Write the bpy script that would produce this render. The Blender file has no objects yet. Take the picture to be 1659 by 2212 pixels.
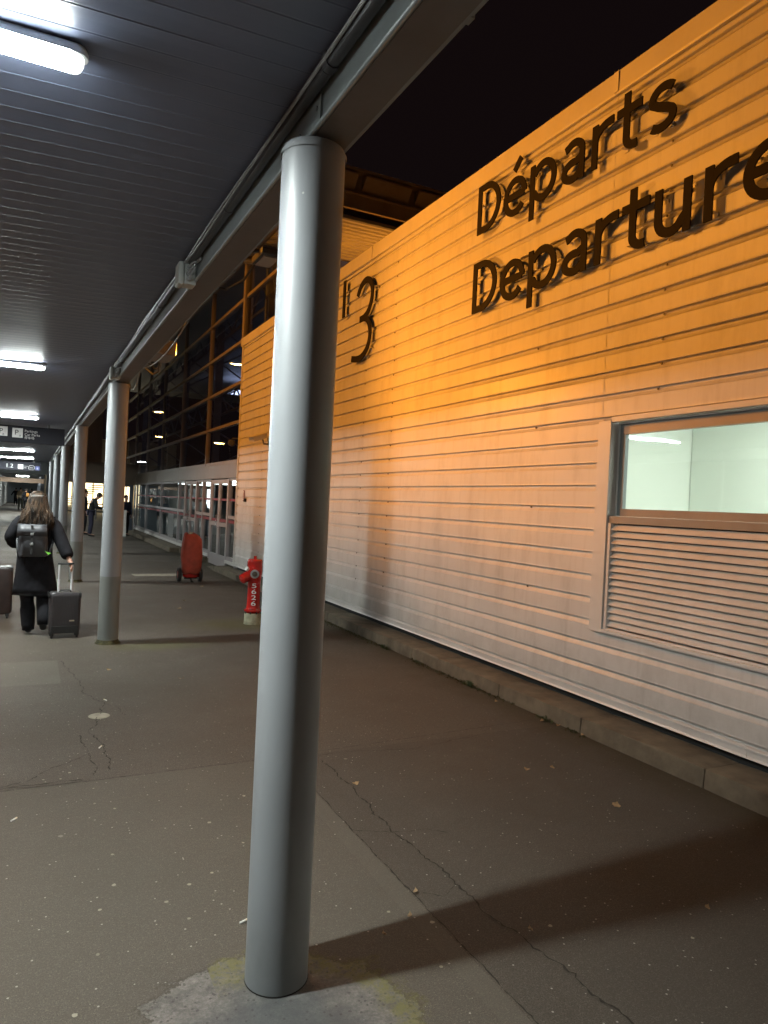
import bpy, bmesh, math, random
from math import sin, cos, pi, radians
from mathutils import Vector, Matrix
random.seed(7)
S = bpy.context.scene
COL = S.collection

# ------------------------------------------------------------------ camera
cam = bpy.data.cameras.new("camera")
camo = bpy.data.objects.new("camera", cam); COL.objects.link(camo)
RX = Vector((0.8940, -0.4467, 0.0471)); 
vy = Vector((65 - 829.5, 1057 - 1106.0, 1534.0)).normalized()
u = Vector((1, 0.0472, 0))
dn = vy.cross(u).normalized()
if dn.y < 0: dn = -dn
xr = dn.cross(vy).normalized()
if xr.x < 0: xr = -xr
Rm = Matrix((xr, vy, -dn))                     # world = Rm @ image direction
cx, cy, cz = Rm.col[0], Rm.col[1], Rm.col[2]
camo.matrix_world = Matrix.Translation((0, 0, 1.65)) @ Matrix((cx, -cy, -cz)).transposed().to_4x4()
cam.sensor_fit = 'VERTICAL'; cam.sensor_height = 36.0
cam.lens = 1534.0 / 2212.0 * 36.0
cam.clip_start = 0.05; cam.clip_end = 2000
S.camera = camo
# ------------------------------------------------------------------ world (night, city-lit cloud) and exposure
w = bpy.data.worlds.new("World"); S.world = w; w.use_nodes = True
bg = w.node_tree.nodes["Background"]
bg.inputs[0].default_value = (0.9, 0.52, 0.56, 1); bg.inputs[1].default_value = 0.0026
S.view_settings.view_transform = 'Standard'; S.view_settings.look = 'None'
S.view_settings.exposure = 1.1; S.view_settings.gamma = 1.0
S.render.engine = 'CYCLES'
S.cycles.max_bounces = 8; S.cycles.transparent_max_bounces = 16

TUBE_E = 325.0          # strength of the canopy tubes
SODIUM = (1.0, 0.345, 0.032)

# ------------------------------------------------------------------ materials
def nt(m): return m.node_tree.nodes, m.node_tree.links
def mat(name, col, rough=0.6, metal=0.0, var=0.12, vscale=6.0, bump=0.0, bscale=60.0, spec=0.5, coat=0.0, dirt=0.0):
    m = bpy.data.materials.new(name); m.use_nodes = True
    N, L = nt(m); b = N["Principled BSDF"]
    b.inputs["Roughness"].default_value = rough; b.inputs["Metallic"].default_value = metal
    b.inputs["Specular IOR Level"].default_value = spec
    b.inputs["Coat Weight"].default_value = coat
    tc = N.new("ShaderNodeTexCoord")
    n = N.new("ShaderNodeTexNoise"); n.inputs["Scale"].default_value = vscale; n.inputs["Detail"].default_value = 6
    L.new(tc.outputs["Object"], n.inputs["Vector"])
    r = N.new("ShaderNodeValToRGB")
    r.color_ramp.elements[0].position = 0.3; r.color_ramp.elements[1].position = 0.7
    r.color_ramp.elements[0].color = tuple(c * (1 - var) for c in col) + (1,)
    r.color_ramp.elements[1].color = tuple(min(1, c * (1 + var)) for c in col) + (1,)
    L.new(n.outputs["Fac"], r.inputs[0])
    out = r.outputs[0]
    if dirt > 0:
        n3 = N.new("ShaderNodeTexNoise"); n3.inputs["Scale"].default_value = 2.2; n3.inputs["Detail"].default_value = 9; n3.inputs["Roughness"].default_value = 0.7
        mp = N.new("ShaderNodeMapping"); mp.inputs["Scale"].default_value = (1, 1.6, 0.5)
        L.new(tc.outputs["Object"], mp.inputs[0]); L.new(mp.outputs[0], n3.inputs["Vector"])
        r3 = N.new("ShaderNodeValToRGB"); r3.color_ramp.elements[0].position = 0.5; r3.color_ramp.elements[1].position = 0.75
        r3.color_ramp.elements[0].color = (0, 0, 0, 1); r3.color_ramp.elements[1].color = (dirt, dirt, dirt, 1)
        L.new(n3.outputs["Fac"], r3.inputs[0])
        mx = N.new("ShaderNodeMix"); mx.data_type = 'RGBA'
        L.new(r3.outputs[0], mx.inputs[0]); L.new(out, mx.inputs[6]); mx.inputs[7].default_value = (0.10, 0.075, 0.05, 1)
        out = mx.outputs[2]
    L.new(out, b.inputs["Base Color"])
    if bump > 0:
        n2 = N.new("ShaderNodeTexNoise"); n2.inputs["Scale"].default_value = bscale; n2.inputs["Detail"].default_value = 8
        L.new(tc.outputs["Object"], n2.inputs["Vector"])
        bp = N.new("ShaderNodeBump"); bp.inputs["Strength"].default_value = bump; bp.inputs["Distance"].default_value = 0.01
        L.new(n2.outputs["Fac"], bp.inputs["Height"]); L.new(bp.outputs[0], b.inputs["Normal"])
    rn = N.new("ShaderNodeMapRange"); rn.inputs[3].default_value = max(0, rough - 0.08); rn.inputs[4].default_value = min(1, rough + 0.08)
    L.new(n.outputs["Fac"], rn.inputs[0]); L.new(rn.outputs[0], b.inputs["Roughness"])
    return m
def emis(name, col, s):
    m = bpy.data.materials.new(name); m.use_nodes = True
    N, L = nt(m); b = N["Principled BSDF"]
    b.inputs["Base Color"].default_value = (0.8, 0.8, 0.8, 1)
    b.inputs["Emission Color"].default_value = tuple(col) + (1,); b.inputs["Emission Strength"].default_value = s
    return m
def glassmat(name, tint=(0.8, 0.86, 0.86), boost=1.0, rough=0.0):
    m = bpy.data.materials.new(name); m.use_nodes = True
    N, L = nt(m); N.remove(N["Principled BSDF"]); out = N["Material Output"]
    t = N.new("ShaderNodeBsdfTransparent"); t.inputs[0].default_value = tuple(tint) + (1,)
    g = N.new("ShaderNodeBsdfGlossy"); g.inputs["Roughness"].default_value = rough
    g.inputs[0].default_value = (0.95, 0.97, 1, 1)
    geo = N.new("ShaderNodeNewGeometry"); dt = N.new("ShaderNodeVectorMath"); dt.operation = 'DOT_PRODUCT'
    L.new(geo.outputs["Normal"], dt.inputs[0]); L.new(geo.outputs["Incoming"], dt.inputs[1])
    prev = dt.outputs["Value"]
    for op, v in (('ABSOLUTE', None), ('SUBTRACT', 1.0), ('POWER', 5.0), ('MULTIPLY_ADD', None)):
        q = N.new("ShaderNodeMath"); q.operation = op; q.use_clamp = op != 'ABSOLUTE'
        if op == 'SUBTRACT': q.inputs[0].default_value = 1.0; L.new(prev, q.inputs[1])
        elif op == 'POWER': L.new(prev, q.inputs[0]); q.inputs[1].default_value = 5.0
        elif op == 'MULTIPLY_ADD': L.new(prev, q.inputs[0]); q.inputs[1].default_value = 0.9 * boost; q.inputs[2].default_value = 0.085
        else: L.new(prev, q.inputs[0])
        prev = q.outputs[0]
    ml = q
    # slight waviness of the panes
    tc = N.new("ShaderNodeTexCoord"); n = N.new("ShaderNodeTexNoise"); n.inputs["Scale"].default_value = 1.3
    L.new(tc.outputs["Object"], n.inputs["Vector"]); bp = N.new("ShaderNodeBump"); bp.inputs["Strength"].default_value = 0.03; bp.inputs["Distance"].default_value = 0.05
    L.new(n.outputs["Fac"], bp.inputs["Height"]); L.new(bp.outputs[0], g.inputs["Normal"])
    x = N.new("ShaderNodeMixShader"); L.new(ml.outputs[0], x.inputs[0]); L.new(t.outputs[0], x.inputs[1]); L.new(g.outputs[0], x.inputs[2])
    L.new(x.outputs[0], out.inputs["Surface"])
    return m

M = {}
M['clad'] = mat("white_steel_cladding", (0.60, 0.585, 0.56), 0.42, 0, 0.05, 1.2, 0.05, 9, dirt=0.26)
M['cap'] = mat("white_steel_flashing", (0.62, 0.60, 0.57), 0.4, 0, 0.05, 2, dirt=0.12)
M['beige'] = mat("beige_aluminium", (0.25, 0.215, 0.18), 0.42, 0.1, 0.06, 3, dirt=0.2)
M['fascia'] = mat('brown_grey_fascia', (0.21, 0.17, 0.125), 0.4, 0.1, 0.08, 2, dirt=0.3)
M['brown'] = mat("bronze_letter_steel", (0.014, 0.011, 0.010), 0.75, 0.0, 0.15, 8, spec=0.15)
M['screw'] = mat("screw_steel", (0.12, 0.10, 0.08), 0.5, 0.6)
M['slat'] = mat("charcoal_ceiling_slat", (0.145, 0.170, 0.250), 0.42, 0.0, 0.08, 3, 0.02, 40)
M['beam'] = mat("grey_painted_beam", (0.23, 0.26, 0.265), 0.45, 0, 0.1, 4, 0.04, 25, dirt=0.25)
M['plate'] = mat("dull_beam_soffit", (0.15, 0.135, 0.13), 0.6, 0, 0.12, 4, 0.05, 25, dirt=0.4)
M['gutter'] = mat("dark_conduit_steel", (0.085, 0.085, 0.09), 0.35, 0.4, 0.1, 5)
M['cable'] = mat("grey_cable", (0.30, 0.31, 0.31), 0.35, 0, 0.1, 20)
M['box'] = mat("grey_plastic_box", (0.42, 0.44, 0.42), 0.5, 0, 0.06, 9, dirt=0.3)
M['kerb'] = mat("weathered_kerb_stone", (0.125, 0.103, 0.072), 0.9, 0, 0.3, 7, 0.5, 45, dirt=0.6)
M['joint'] = mat("dark_joint", (0.018, 0.016, 0.014), 0.95)
M['crack'] = mat('crack_grit', (0.028, 0.024, 0.019), 0.95, 0, 0.5, 120)
M['dark'] = mat("dark_recess", (0.02, 0.02, 0.02), 0.9)
M['tube'] = emis("lit_tube_cover", (0.93, 1.0, 0.965), TUBE_E)
M['tubeside'] = emis('lit_tube_cover_side', (0.92, 1.0, 0.97), TUBE_E * 0.11)
M['tubeh'] = mat("white_luminaire_housing", (0.6, 0.62, 0.62), 0.4)
M['tubecap'] = emis('glowing_end_cap', (0.93, 1.0, 0.965), 1.2)
M['glass'] = glassmat("clear_glass")
M['glassd'] = glassmat("upper_hall_glass", (0.55, 0.58, 0.66), 1.0)
M['red'] = mat("red_hydrant_paint", (0.46, 0.018, 0.014), 0.25, 0, 0.2, 9, 0.15, 30, coat=0.5, dirt=0.35)
M['redband'] = mat("red_glass_band", (0.20, 0.014, 0.016), 0.5)
M['white'] = mat("white_paint", (0.75, 0.74, 0.70), 0.5, 0, 0.06, 10)
M['conc'] = mat("mossy_concrete", (0.34, 0.32, 0.22), 0.9, 0, 0.35, 14, 0.5, 50)
M['orange'] = mat("faded_orange_canvas", (0.40, 0.060, 0.032), 0.7, 0, 0.25, 7, 0.9, 7, dirt=0.4)
M['rubber'] = mat("black_rubber", (0.02, 0.02, 0.02), 0.7)
M['coat'] = mat("black_wool", (0.014, 0.014, 0.017), 0.95, 0, 0.3, 12, 1.0, 8, spec=0.2)
M['trouser'] = mat("black_cotton", (0.017, 0.017, 0.02), 0.9, 0, 0.3, 14, 0.4, 40, spec=0.2)
M['pack'] = mat("dark_grey_leather", (0.05, 0.052, 0.058), 0.42, 0, 0.2, 14, 0.2, 50)
M['rod'] = mat("pale_satin_rod", (0.80, 0.80, 0.82), 0.35)
M['metal'] = mat("brushed_aluminium", (0.75, 0.76, 0.78), 0.25, 1.0, 0.05, 20)
M['chrome'] = mat("grey_ring_metal", (0.4, 0.42, 0.42), 0.35, 0.7, 0.1, 20)
M['skin'] = mat("skin", (0.45, 0.26, 0.19), 0.55, 0, 0.06, 20)
M['case'] = mat("ribbed_polycarbonate", (0.052, 0.047, 0.050), 0.33, 0, 0.1, 12)
M['casebrown'] = mat("worn_dark_brown_case", (0.020, 0.011, 0.009), 0.45, 0, 0.4, 9, 0.3, 20)
M['gold'] = mat("pale_gold_badge", (0.7, 0.6, 0.45), 0.3, 0.7)
M['green'] = mat("neon_green_tag", (0.25, 0.75, 0.10), 0.5)
M['navy'] = mat("navy_cloth", (0.02, 0.02, 0.04), 0.9)
M['olive'] = mat("dark_olive_jacket", (0.02, 0.021, 0.014), 0.85)
M['tan'] = mat("tan_jacket", (0.28, 0.22, 0.15), 0.85)
M['bagorange'] = mat("orange_bag", (0.65, 0.30, 0.07), 0.7)
M['signdark'] = mat("dark_slate_sign_panel", (0.018, 0.019, 0.026), 0.7, 0, 0.06, 4, spec=0.2)
M['signlight'] = mat("pale_sign_ink", (0.55, 0.55, 0.55), 0.5)
M['signblue'] = mat("blue_sign_tile", (0.10, 0.12, 0.32), 0.5)
M['roof'] = mat("orange_lit_steel_deck", (0.62, 0.60, 0.55), 0.5, 0, 0.06, 2)
M['truss'] = mat("grey_truss_steel", (0.22, 0.22, 0.22), 0.5, 0.1, 0.1, 5)
M['rust'] = mat("weathered_fascia_steel", (0.30, 0.25, 0.21), 0.6, 0, 0.15, 3, 0.05, 20, dirt=0.5)
M['room'] = mat("pale_room_plaster", (0.70, 0.745, 0.685), 0.8, 0, 0.03, 1)
M['frame'] = mat("pinkish_aluminium_door", (0.36, 0.33, 0.33), 0.4, 0.1, 0.05, 5)
M['greyp'] = mat("slate_grey_panel", (0.13, 0.15, 0.19), 0.5, 0, 0.05, 4)
M['leaf'] = mat("dry_leaf", (0.30, 0.20, 0.10), 0.7, 0, 0.3, 60)
M['butt'] = mat("cigarette_paper", (0.75, 0.62, 0.45), 0.7)
M['weed'] = mat("weed_green", (0.055, 0.075, 0.025), 0.7, 0, 0.4, 30)
M['moss'] = mat("moss", (0.06, 0.055, 0.022), 0.95, 0, 0.5, 30, 0.7, 80)
M['paintline'] = mat("worn_white_line", (0.30, 0.28, 0.22), 0.85, 0, 0.3, 12)
M['warmwall'] = mat("warm_plaster", (0.6, 0.52, 0.38), 0.8)
M['brownwall'] = mat("brown_cladding", (0.28, 0.19, 0.13), 0.6, 0, 0.1, 2)
M['litwin'] = emis("lit_warm_window", (1.0, 0.80, 0.46), 1.5)
M['roomlamp'] = emis("room_lamp", (1.0, 1.0, 0.92), 24.0)
M['hallglow'] = emis('added_hall_glow', (0.6, 0.7, 1.0), 2.6)  # bluish glow added inside the upper hall
M['lobbylamp'] = emis("lobby_lamp", (0.9, 1.0, 0.98), 3.0)
M['sodlens'] = emis("sodium_lens", (1.0, 0.62, 0.18), 25.0)
M['sodlens2'] = emis('sodium_lens_face', (1.0, 0.5, 0.1), 3.0)
M['whitelens'] = emis("white_lens", (0.9, 0.95, 1.0), 60.0)
M['neon'] = emis("red_neon", (1.0, 0.05, 0.07), 5.0)
M['litpanel'] = emis("backlit_panel", (0.8, 0.95, 1.0), 2.0)

def clad_dirt():
    m = M['clad']; N, L = nt(m); b = N["Principled BSDF"]; src = b.inputs["Base Color"].links[0].from_socket
    g = N.new("ShaderNodeNewGeometry"); mp = N.new("ShaderNodeMapping"); mp.inputs["Scale"].default_value = (1, 11, 0.5); L.new(g.outputs["Position"], mp.inputs[0])
    n = N.new("ShaderNodeTexNoise"); n.inputs["Scale"].default_value = 1.0; n.inputs["Detail"].default_value = 8; n.inputs["Roughness"].default_value = 0.7; L.new(mp.outputs[0], n.inputs["Vector"])
    r = N.new("ShaderNodeMapRange"); r.inputs[1].default_value = 0.52; r.inputs[2].default_value = 0.75; r.inputs[4].default_value = 0.24; L.new(n.outputs["Fac"], r.inputs[0])
    mx = N.new("ShaderNodeMix"); mx.data_type = 'RGBA'; L.new(r.outputs[0], mx.inputs[0]); L.new(src, mx.inputs[6]); mx.inputs[7].default_value = (0.30, 0.26, 0.21, 1)
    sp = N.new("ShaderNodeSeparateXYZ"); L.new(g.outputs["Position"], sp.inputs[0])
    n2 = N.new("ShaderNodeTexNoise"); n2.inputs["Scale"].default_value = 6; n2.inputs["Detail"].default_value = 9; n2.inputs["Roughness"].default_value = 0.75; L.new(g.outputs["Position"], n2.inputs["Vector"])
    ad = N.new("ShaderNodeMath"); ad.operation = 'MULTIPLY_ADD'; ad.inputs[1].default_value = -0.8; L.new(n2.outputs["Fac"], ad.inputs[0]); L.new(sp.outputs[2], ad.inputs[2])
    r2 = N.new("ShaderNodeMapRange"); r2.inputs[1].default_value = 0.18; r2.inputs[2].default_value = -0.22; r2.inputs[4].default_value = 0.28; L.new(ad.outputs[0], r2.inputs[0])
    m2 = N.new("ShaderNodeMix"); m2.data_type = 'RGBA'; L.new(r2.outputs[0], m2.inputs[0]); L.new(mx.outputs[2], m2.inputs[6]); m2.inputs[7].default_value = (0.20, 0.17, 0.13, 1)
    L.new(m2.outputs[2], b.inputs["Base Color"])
clad_dirt()
# hair: long streaks
def hairmat():
    m = bpy.data.materials.new("streaked_brown_hair"); m.use_nodes = True
    N, L = nt(m); b = N["Principled BSDF"]; b.inputs["Roughness"].default_value = 0.42
    tc = N.new("ShaderNodeTexCoord"); mp = N.new("ShaderNodeMapping"); mp.inputs["Scale"].default_value = (45, 45, 3)
    n = N.new("ShaderNodeTexNoise"); n.inputs["Scale"].default_value = 1.0; n.inputs["Detail"].default_value = 3
    L.new(tc.outputs["Object"], mp.inputs[0]); L.new(mp.outputs[0], n.inputs["Vector"])
    r = N.new("ShaderNodeValToRGB"); e = r.color_ramp.elements
    e[0].position = 0.38; e[0].color = (0.008, 0.005, 0.003, 1); e[0].position = 0.42; e[1].position = 0.68; e[1].color = (0.11, 0.066, 0.036, 1)
    L.new(n.outputs["Fac"], r.inputs[0]); L.new(r.outputs[0], b.inputs["Base Color"])
    return m
M['hair'] = hairmat()
M['darkhair'] = mat("dark_hair", (0.015, 0.012, 0.010), 0.5)

def columnmat(name, two):
    m = mat(name, (0.27, 0.285, 0.30), 0.42, 0, 0.05, 2.2, 0.03, 11, dirt=0.16)
    N, L = nt(m); b = N["Principled BSDF"]; src = b.inputs["Base Color"].links[0].from_socket
    g = N.new("ShaderNodeNewGeometry"); v = N.new("ShaderNodeTexVoronoi"); v.inputs["Scale"].default_value = 13; L.new(g.outputs["Position"], v.inputs["Vector"])
    sc_ = N.new("ShaderNodeSeparateColor"); L.new(v.outputs["Color"], sc_.inputs[0])
    a1 = N.new("ShaderNodeMath"); a1.operation = 'LESS_THAN'; a1.inputs[1].default_value = 0.055; L.new(v.outputs["Distance"], a1.inputs[0])
    a2 = N.new("ShaderNodeMath"); a2.operation = 'GREATER_THAN'; a2.inputs[1].default_value = 0.93; L.new(sc_.outputs[0], a2.inputs[0])
    a3 = N.new("ShaderNodeMath"); a3.operation = 'MULTIPLY'; L.new(a1.outputs[0], a3.inputs[0]); L.new(a2.outputs[0], a3.inputs[1])
    mc = N.new("ShaderNodeMix"); mc.data_type = 'RGBA'; L.new(a3.outputs[0], mc.inputs[0]); L.new(src, mc.inputs[6]); mc.inputs[7].default_value = (0.55, 0.55, 0.53, 1); L.new(mc.outputs[2], b.inputs["Base Color"])
    N, L = nt(m); b = N["Principled BSDF"]
    src = b.inputs["Base Color"].links[0].from_socket
    g = N.new("ShaderNodeNewGeometry"); sp = N.new("ShaderNodeSeparateXYZ"); L.new(g.outputs["Position"], sp.inputs[0])
    n = N.new("ShaderNodeTexNoise"); n.inputs["Scale"].default_value = 9; n.inputs["Detail"].default_value = 8
    L.new(g.outputs["Position"], n.inputs["Vector"])
    mx = N.new("ShaderNodeMix"); mx.data_type = 'RGBA'
    if two:   # lower band painted darker
        c = N.new("ShaderNodeMath"); c.operation = 'LESS_THAN'; c.inputs[1].default_value = 0.74
        L.new(sp.outputs[2], c.inputs[0]); mul = N.new("ShaderNodeMath"); mul.operation = 'MULTIPLY'; mul.inputs[1].default_value = 0.8
        L.new(c.outputs[0], mul.inputs[0]); L.new(mul.outputs[0], mx.inputs[0]); mx.inputs[7].default_value = (0.17, 0.18, 0.165, 1)
    else:     # grime near the foot
        mr = N.new("ShaderNodeMapRange"); mr.inputs[1].default_value = 0.38; mr.inputs[2].default_value = 0.0; mr.inputs[3].default_value = 0; mr.inputs[4].default_value = 0.75
        L.new(sp.outputs[2], mr.inputs[0]); mul = N.new("ShaderNodeMath"); mul.operation = 'MULTIPLY'; L.new(mr.outputs[0], mul.inputs[0]); L.new(n.outputs["Fac"], mul.inputs[1])
        L.new(mul.outputs[0], mx.inputs[0]); mx.inputs[7].default_value = (0.12, 0.13, 0.12, 1)
    L.new(src, mx.inputs[6]); L.new(mx.outputs[2], b.inputs["Base Color"])
    return m
M['col1'] = columnmat("grey_blue_column_paint", False)
M['col2'] = columnmat("two_tone_column_paint", True)

# asphalt with patches, concrete collar, moss, gum spots
def groundmat():
    m = bpy.data.materials.new("worn_asphalt"); m.use_nodes = True
    N, L = nt(m); b = N["Principled BSDF"]
    g = N.new("ShaderNodeNewGeometry"); sp = N.new("ShaderNodeSeparateXYZ"); L.new(g.outputs["Position"], sp.inputs[0])
    def math_(op, a, b_=None, c=None, clamp=False):
        n = N.new("ShaderNodeMath"); n.operation = op; n.use_clamp = clamp
        for i, v in enumerate((a, b_, c)):
            if v is None: continue
            if isinstance(v, (int, float)): n.inputs[i].default_value = v
            else: L.new(v, n.inputs[i])
        return n.outputs[0]
    def noise(scale, det=6, rough=0.6, vec=None):
        n = N.new("ShaderNodeTexNoise"); n.inputs["Scale"].default_value = scale; n.inputs["Detail"].default_value = det; n.inputs["Roughness"].default_value = rough
        L.new(vec or g.outputs["Position"], n.inputs["Vector"]); return n.outputs["Fac"]
    def ramp(f, p0, p1, c0=(0, 0, 0), c1=(1, 1, 1)):
        r = N.new("ShaderNodeValToRGB"); e = r.color_ramp.elements
        e[0].position = p0; e[1].position = p1; e[0].color = tuple(c0) + (1,); e[1].color = tuple(c1) + (1,)
        L.new(f, r.inputs[0]); return r.outputs[0]
    def mix(f, a, b_, mode='MIX'):
        x = N.new("ShaderNodeMix"); x.data_type = 'RGBA'; x.blend_type = mode
        if isinstance(f, (int, float)): x.inputs[0].default_value = f
        else: L.new(f, x.inputs[0])
        for i, v in ((6, a), (7, b_)):
            if isinstance(v, tuple): x.inputs[i].default_value = v + (1,)
            else: L.new(v, x.inputs[i])
        return x.outputs[2]
    X, Y = sp.outputs[0], sp.outputs[1]
    fine = noise(190, 4, 0.8); mid = noise(34, 6, 0.7); big = noise(0.9, 7, 0.65)
    base = ramp(fine, 0.40, 0.64, (0.030, 0.024, 0.019), (0.25, 0.215, 0.172))
    base = mix(ramp(mid, 0.40, 0.62, (0.0, 0.0, 0.0), (0.55, 0.55, 0.55)), base, (0.075, 0.063, 0.050))
    base = mix(ramp(big, 0.42, 0.62, (0, 0, 0), (0.45, 0.45, 0.45)), base, (0.125, 0.107, 0.086))
    spk = noise(88, 5, 0.85)
    base = mix(ramp(spk, 0.52, 0.66, (0, 0, 0), (0.5, 0.5, 0.5)), base, (0.26, 0.23, 0.19))
    base = mix(ramp(spk, 0.48, 0.36, (0, 0, 0), (0.5, 0.5, 0.5)), base, (0.035, 0.028, 0.021))
    # darker coarser slabs to the right of the seam and between the joints
    right = math_('MULTIPLY', math_('GREATER_THAN', X, 1.53), math_('LESS_THAN', Y, 4.34))
    base = mix(math_('MULTIPLY', right, 0.30), base, (0.045, 0.041, 0.035))
    fresh = math_('MULTIPLY', math_('LESS_THAN', X, 1.52), math_('LESS_THAN', Y, 4.335))
    base = mix(math_('MULTIPLY', fresh, 0.30), base, (0.125, 0.115, 0.094))
    # smooth strip beside the seam
    strip = math_('MULTIPLY', math_('MULTIPLY', math_('GREATER_THAN', X, 1.43), math_('LESS_THAN', X, 1.522)), math_('LESS_THAN', Y, 4.3))
    base = mix(math_('MULTIPLY', strip, 0.30), base, (0.13, 0.115, 0.092))
    # patch 
    p = math_('MULTIPLY', math_('MULTIPLY', math_('LESS_THAN', Y, 7.56), math_('GREATER_THAN', Y, 6.65)), math_('LESS_THAN', X, 0.30))
    base = mix(math_('MULTIPLY', p, 0.35), base, (0.15, 0.14, 0.12))
    # white stone chips
    vor = N.new("ShaderNodeTexVoronoi"); vor.inputs["Scale"].default_value = 42; L.new(g.outputs["Position"], vor.inputs["Vector"])
    sepc = N.new("ShaderNodeSeparateColor"); L.new(vor.outputs["Color"], sepc.inputs[0])
    chip = math_('MULTIPLY', math_('LESS_THAN', vor.outputs["Distance"], 0.17), math_('GREATER_THAN', sepc.outputs[0], 0.90))
    base = mix(math_('MULTIPLY', chip, 0.8), base, (0.40, 0.38, 0.34))
    # trodden gum
    v2 = N.new("ShaderNodeTexVoronoi"); v2.inputs["Scale"].default_value = 4.2
    ad = N.new("ShaderNodeVectorMath"); ad.operation = 'MULTIPLY_ADD'; n4 = N.new("ShaderNodeTexNoise"); n4.inputs["Scale"].default_value = 30
    L.new(g.outputs["Position"], n4.inputs["Vector"]); L.new(n4.outputs["Color"], ad.inputs[0]); ad.inputs[1].default_value = (0.02, 0.02, 0); L.new(g.outputs["Position"], ad.inputs[2])
    L.new(ad.outputs[0], v2.inputs["Vector"])
    s2 = N.new("ShaderNodeSeparateColor"); L.new(v2.outputs["Color"], s2.inputs[0])
    rad = math_('MULTIPLY_ADD', s2.outputs[1], 0.035, 0.028)
    gum = math_('MULTIPLY', math_('LESS_THAN', v2.outputs["Distance"], rad), math_('GREATER_THAN', s2.outputs[0], 0.55))
    base = mix(math_('MULTIPLY', gum, math_('MULTIPLY_ADD', s2.outputs[2], 0.45, 0.1)), base, (0.30, 0.28, 0.24))
    # concrete collar round the first column
    def dist(cx_, cy_, sx=1.0, sy=1.0):
        dx = math_('MULTIPLY', math_('SUBTRACT', X, cx_), sx); dy = math_('MULTIPLY', math_('SUBTRACT', Y, cy_), sy)
        return math_('SQRT', math_('ADD', math_('MULTIPLY', dx, dx), math_('MULTIPLY', dy, dy)))
    d = math_('ADD', dist(0.74, 2.00), math_('MULTIPLY_ADD', noise(4, 9, 0.75), 0.5, -0.25))
    mr = N.new("ShaderNodeMapRange"); L.new(d, mr.inputs[0]); mr.inputs[1].default_value = 0.48; mr.inputs[2].default_value = 0.455; mr.clamp = True
    concm = mr.outputs[0]
    cc = ramp(noise(13, 12, 0.85), 0.40, 0.62, (0.10, 0.095, 0.09), (0.33, 0.30, 0.275))
    wet = N.new("ShaderNodeMapRange"); L.new(math_('ADD', dist(0.75, 2.0), math_('MULTIPLY_ADD', noise(7, 6), 0.3, -0.15)), wet.inputs[0]); wet.inputs[1].default_value = 0.36; wet.inputs[2].default_value = 0.2
    cc = mix(ramp(noise(70, 6, 0.8), 0.42, 0.60, (0, 0, 0), (0.55, 0.55, 0.55)), cc, (0.10, 0.092, 0.082))
    cc = mix(math_('MULTIPLY', wet.outputs[0], 0.75), cc, (0.075, 0.08, 0.085))
    base = mix(math_('MULTIPLY', concm, 0.85), base, cc)
    vg = N.new("ShaderNodeTexVoronoi"); vg.inputs["Scale"].default_value = 62; L.new(g.outputs["Position"], vg.inputs["Vector"])
    sg = N.new("ShaderNodeSeparateColor"); L.new(vg.outputs["Color"], sg.inputs[0])
    grit = math_('MULTIPLY', math_('MULTIPLY', math_('LESS_THAN', vg.outputs["Distance"], 0.30), math_('GREATER_THAN', sg.outputs[0], 0.72)), concm)
    base = mix(math_('MULTIPLY', grit, 0.65), base, (0.055, 0.05, 0.045))
    edge = N.new("ShaderNodeMapRange"); L.new(math_('ABSOLUTE', math_('SUBTRACT', d, 0.475)), edge.inputs[0]); edge.inputs[1].default_value = 0.014; edge.inputs[2].default_value = 0.004
    base = mix(math_('MULTIPLY', edge.outputs[0], 0.6), base, (0.045, 0.04, 0.028))
    # moss on the rim of it and at the other feet
    ms = N.new("ShaderNodeMapRange"); L.new(math_('ABSOLUTE', math_('SUBTRACT', d, 0.43)), ms.inputs[0]); ms.inputs[1].default_value = 0.085; ms.inputs[2].default_value = 0.02
    mossm = math_('MULTIPLY', math_('MULTIPLY', ms.outputs[0], ramp(noise(26, 8, 0.8), 0.40, 0.54)), math_('GREATER_THAN', X, 0.62))
    base = mix(math_('MULTIPLY', mossm, 0.75), base, (0.145, 0.135, 0.030))
    m2 = N.new("ShaderNodeMapRange"); L.new(math_('ADD', dist(1.35, 8.1, 0.8, 1.6), math_('MULTIPLY_ADD', noise(6), 0.5, -0.25)), m2.inputs[0]); m2.inputs[1].default_value = 0.62; m2.inputs[2].default_value = 0.2
    base = mix(math_('MULTIPLY', m2.outputs[0], 0.5), base, (0.10, 0.10, 0.028))
    m3 = N.new("ShaderNodeMapRange"); L.new(math_('ADD', dist(2.55, 9.2, 0.7, 1.0), math_('MULTIPLY_ADD', noise(6), 0.6, -0.3)), m3.inputs[0]); m3.inputs[1].default_value = 0.6; m3.inputs[2].default_value = 0.2
    base = mix(math_('MULTIPLY', m3.outputs[0], 0.6), base, (0.10, 0.085, 0.025))
    # mossy grime by the kerb
    k = N.new("ShaderNodeMapRange"); L.new(math_('ADD', X, math_('MULTIPLY_ADD', noise(4), 0.5, -0.25)), k.inputs[0]); k.inputs[1].default_value = 3.35; k.inputs[2].default_value = 3.8
    base = mix(math_('MULTIPLY', k.outputs[0], 0.7), base, (0.05, 0.042, 0.02))
    L.new(base, b.inputs["Base Color"])
    rr = ramp(big, 0.3, 0.7, (0.62, 0.62, 0.62), (0.9, 0.9, 0.9)); L.new(rr, b.inputs["Roughness"])
    b.inputs["Specular IOR Level"].default_value = 0.35
    hsum = math_('ADD', fine, math_('MULTIPLY', mid, 0.8))
    bp = N.new("ShaderNodeBump"); bp.inputs["Strength"].default_value = 0.9; bp.inputs["Distance"].default_value = 0.006
    L.new(hsum, bp.inputs["Height"]); L.new(bp.outputs[0], b.inputs["Normal"])
    return m
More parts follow.
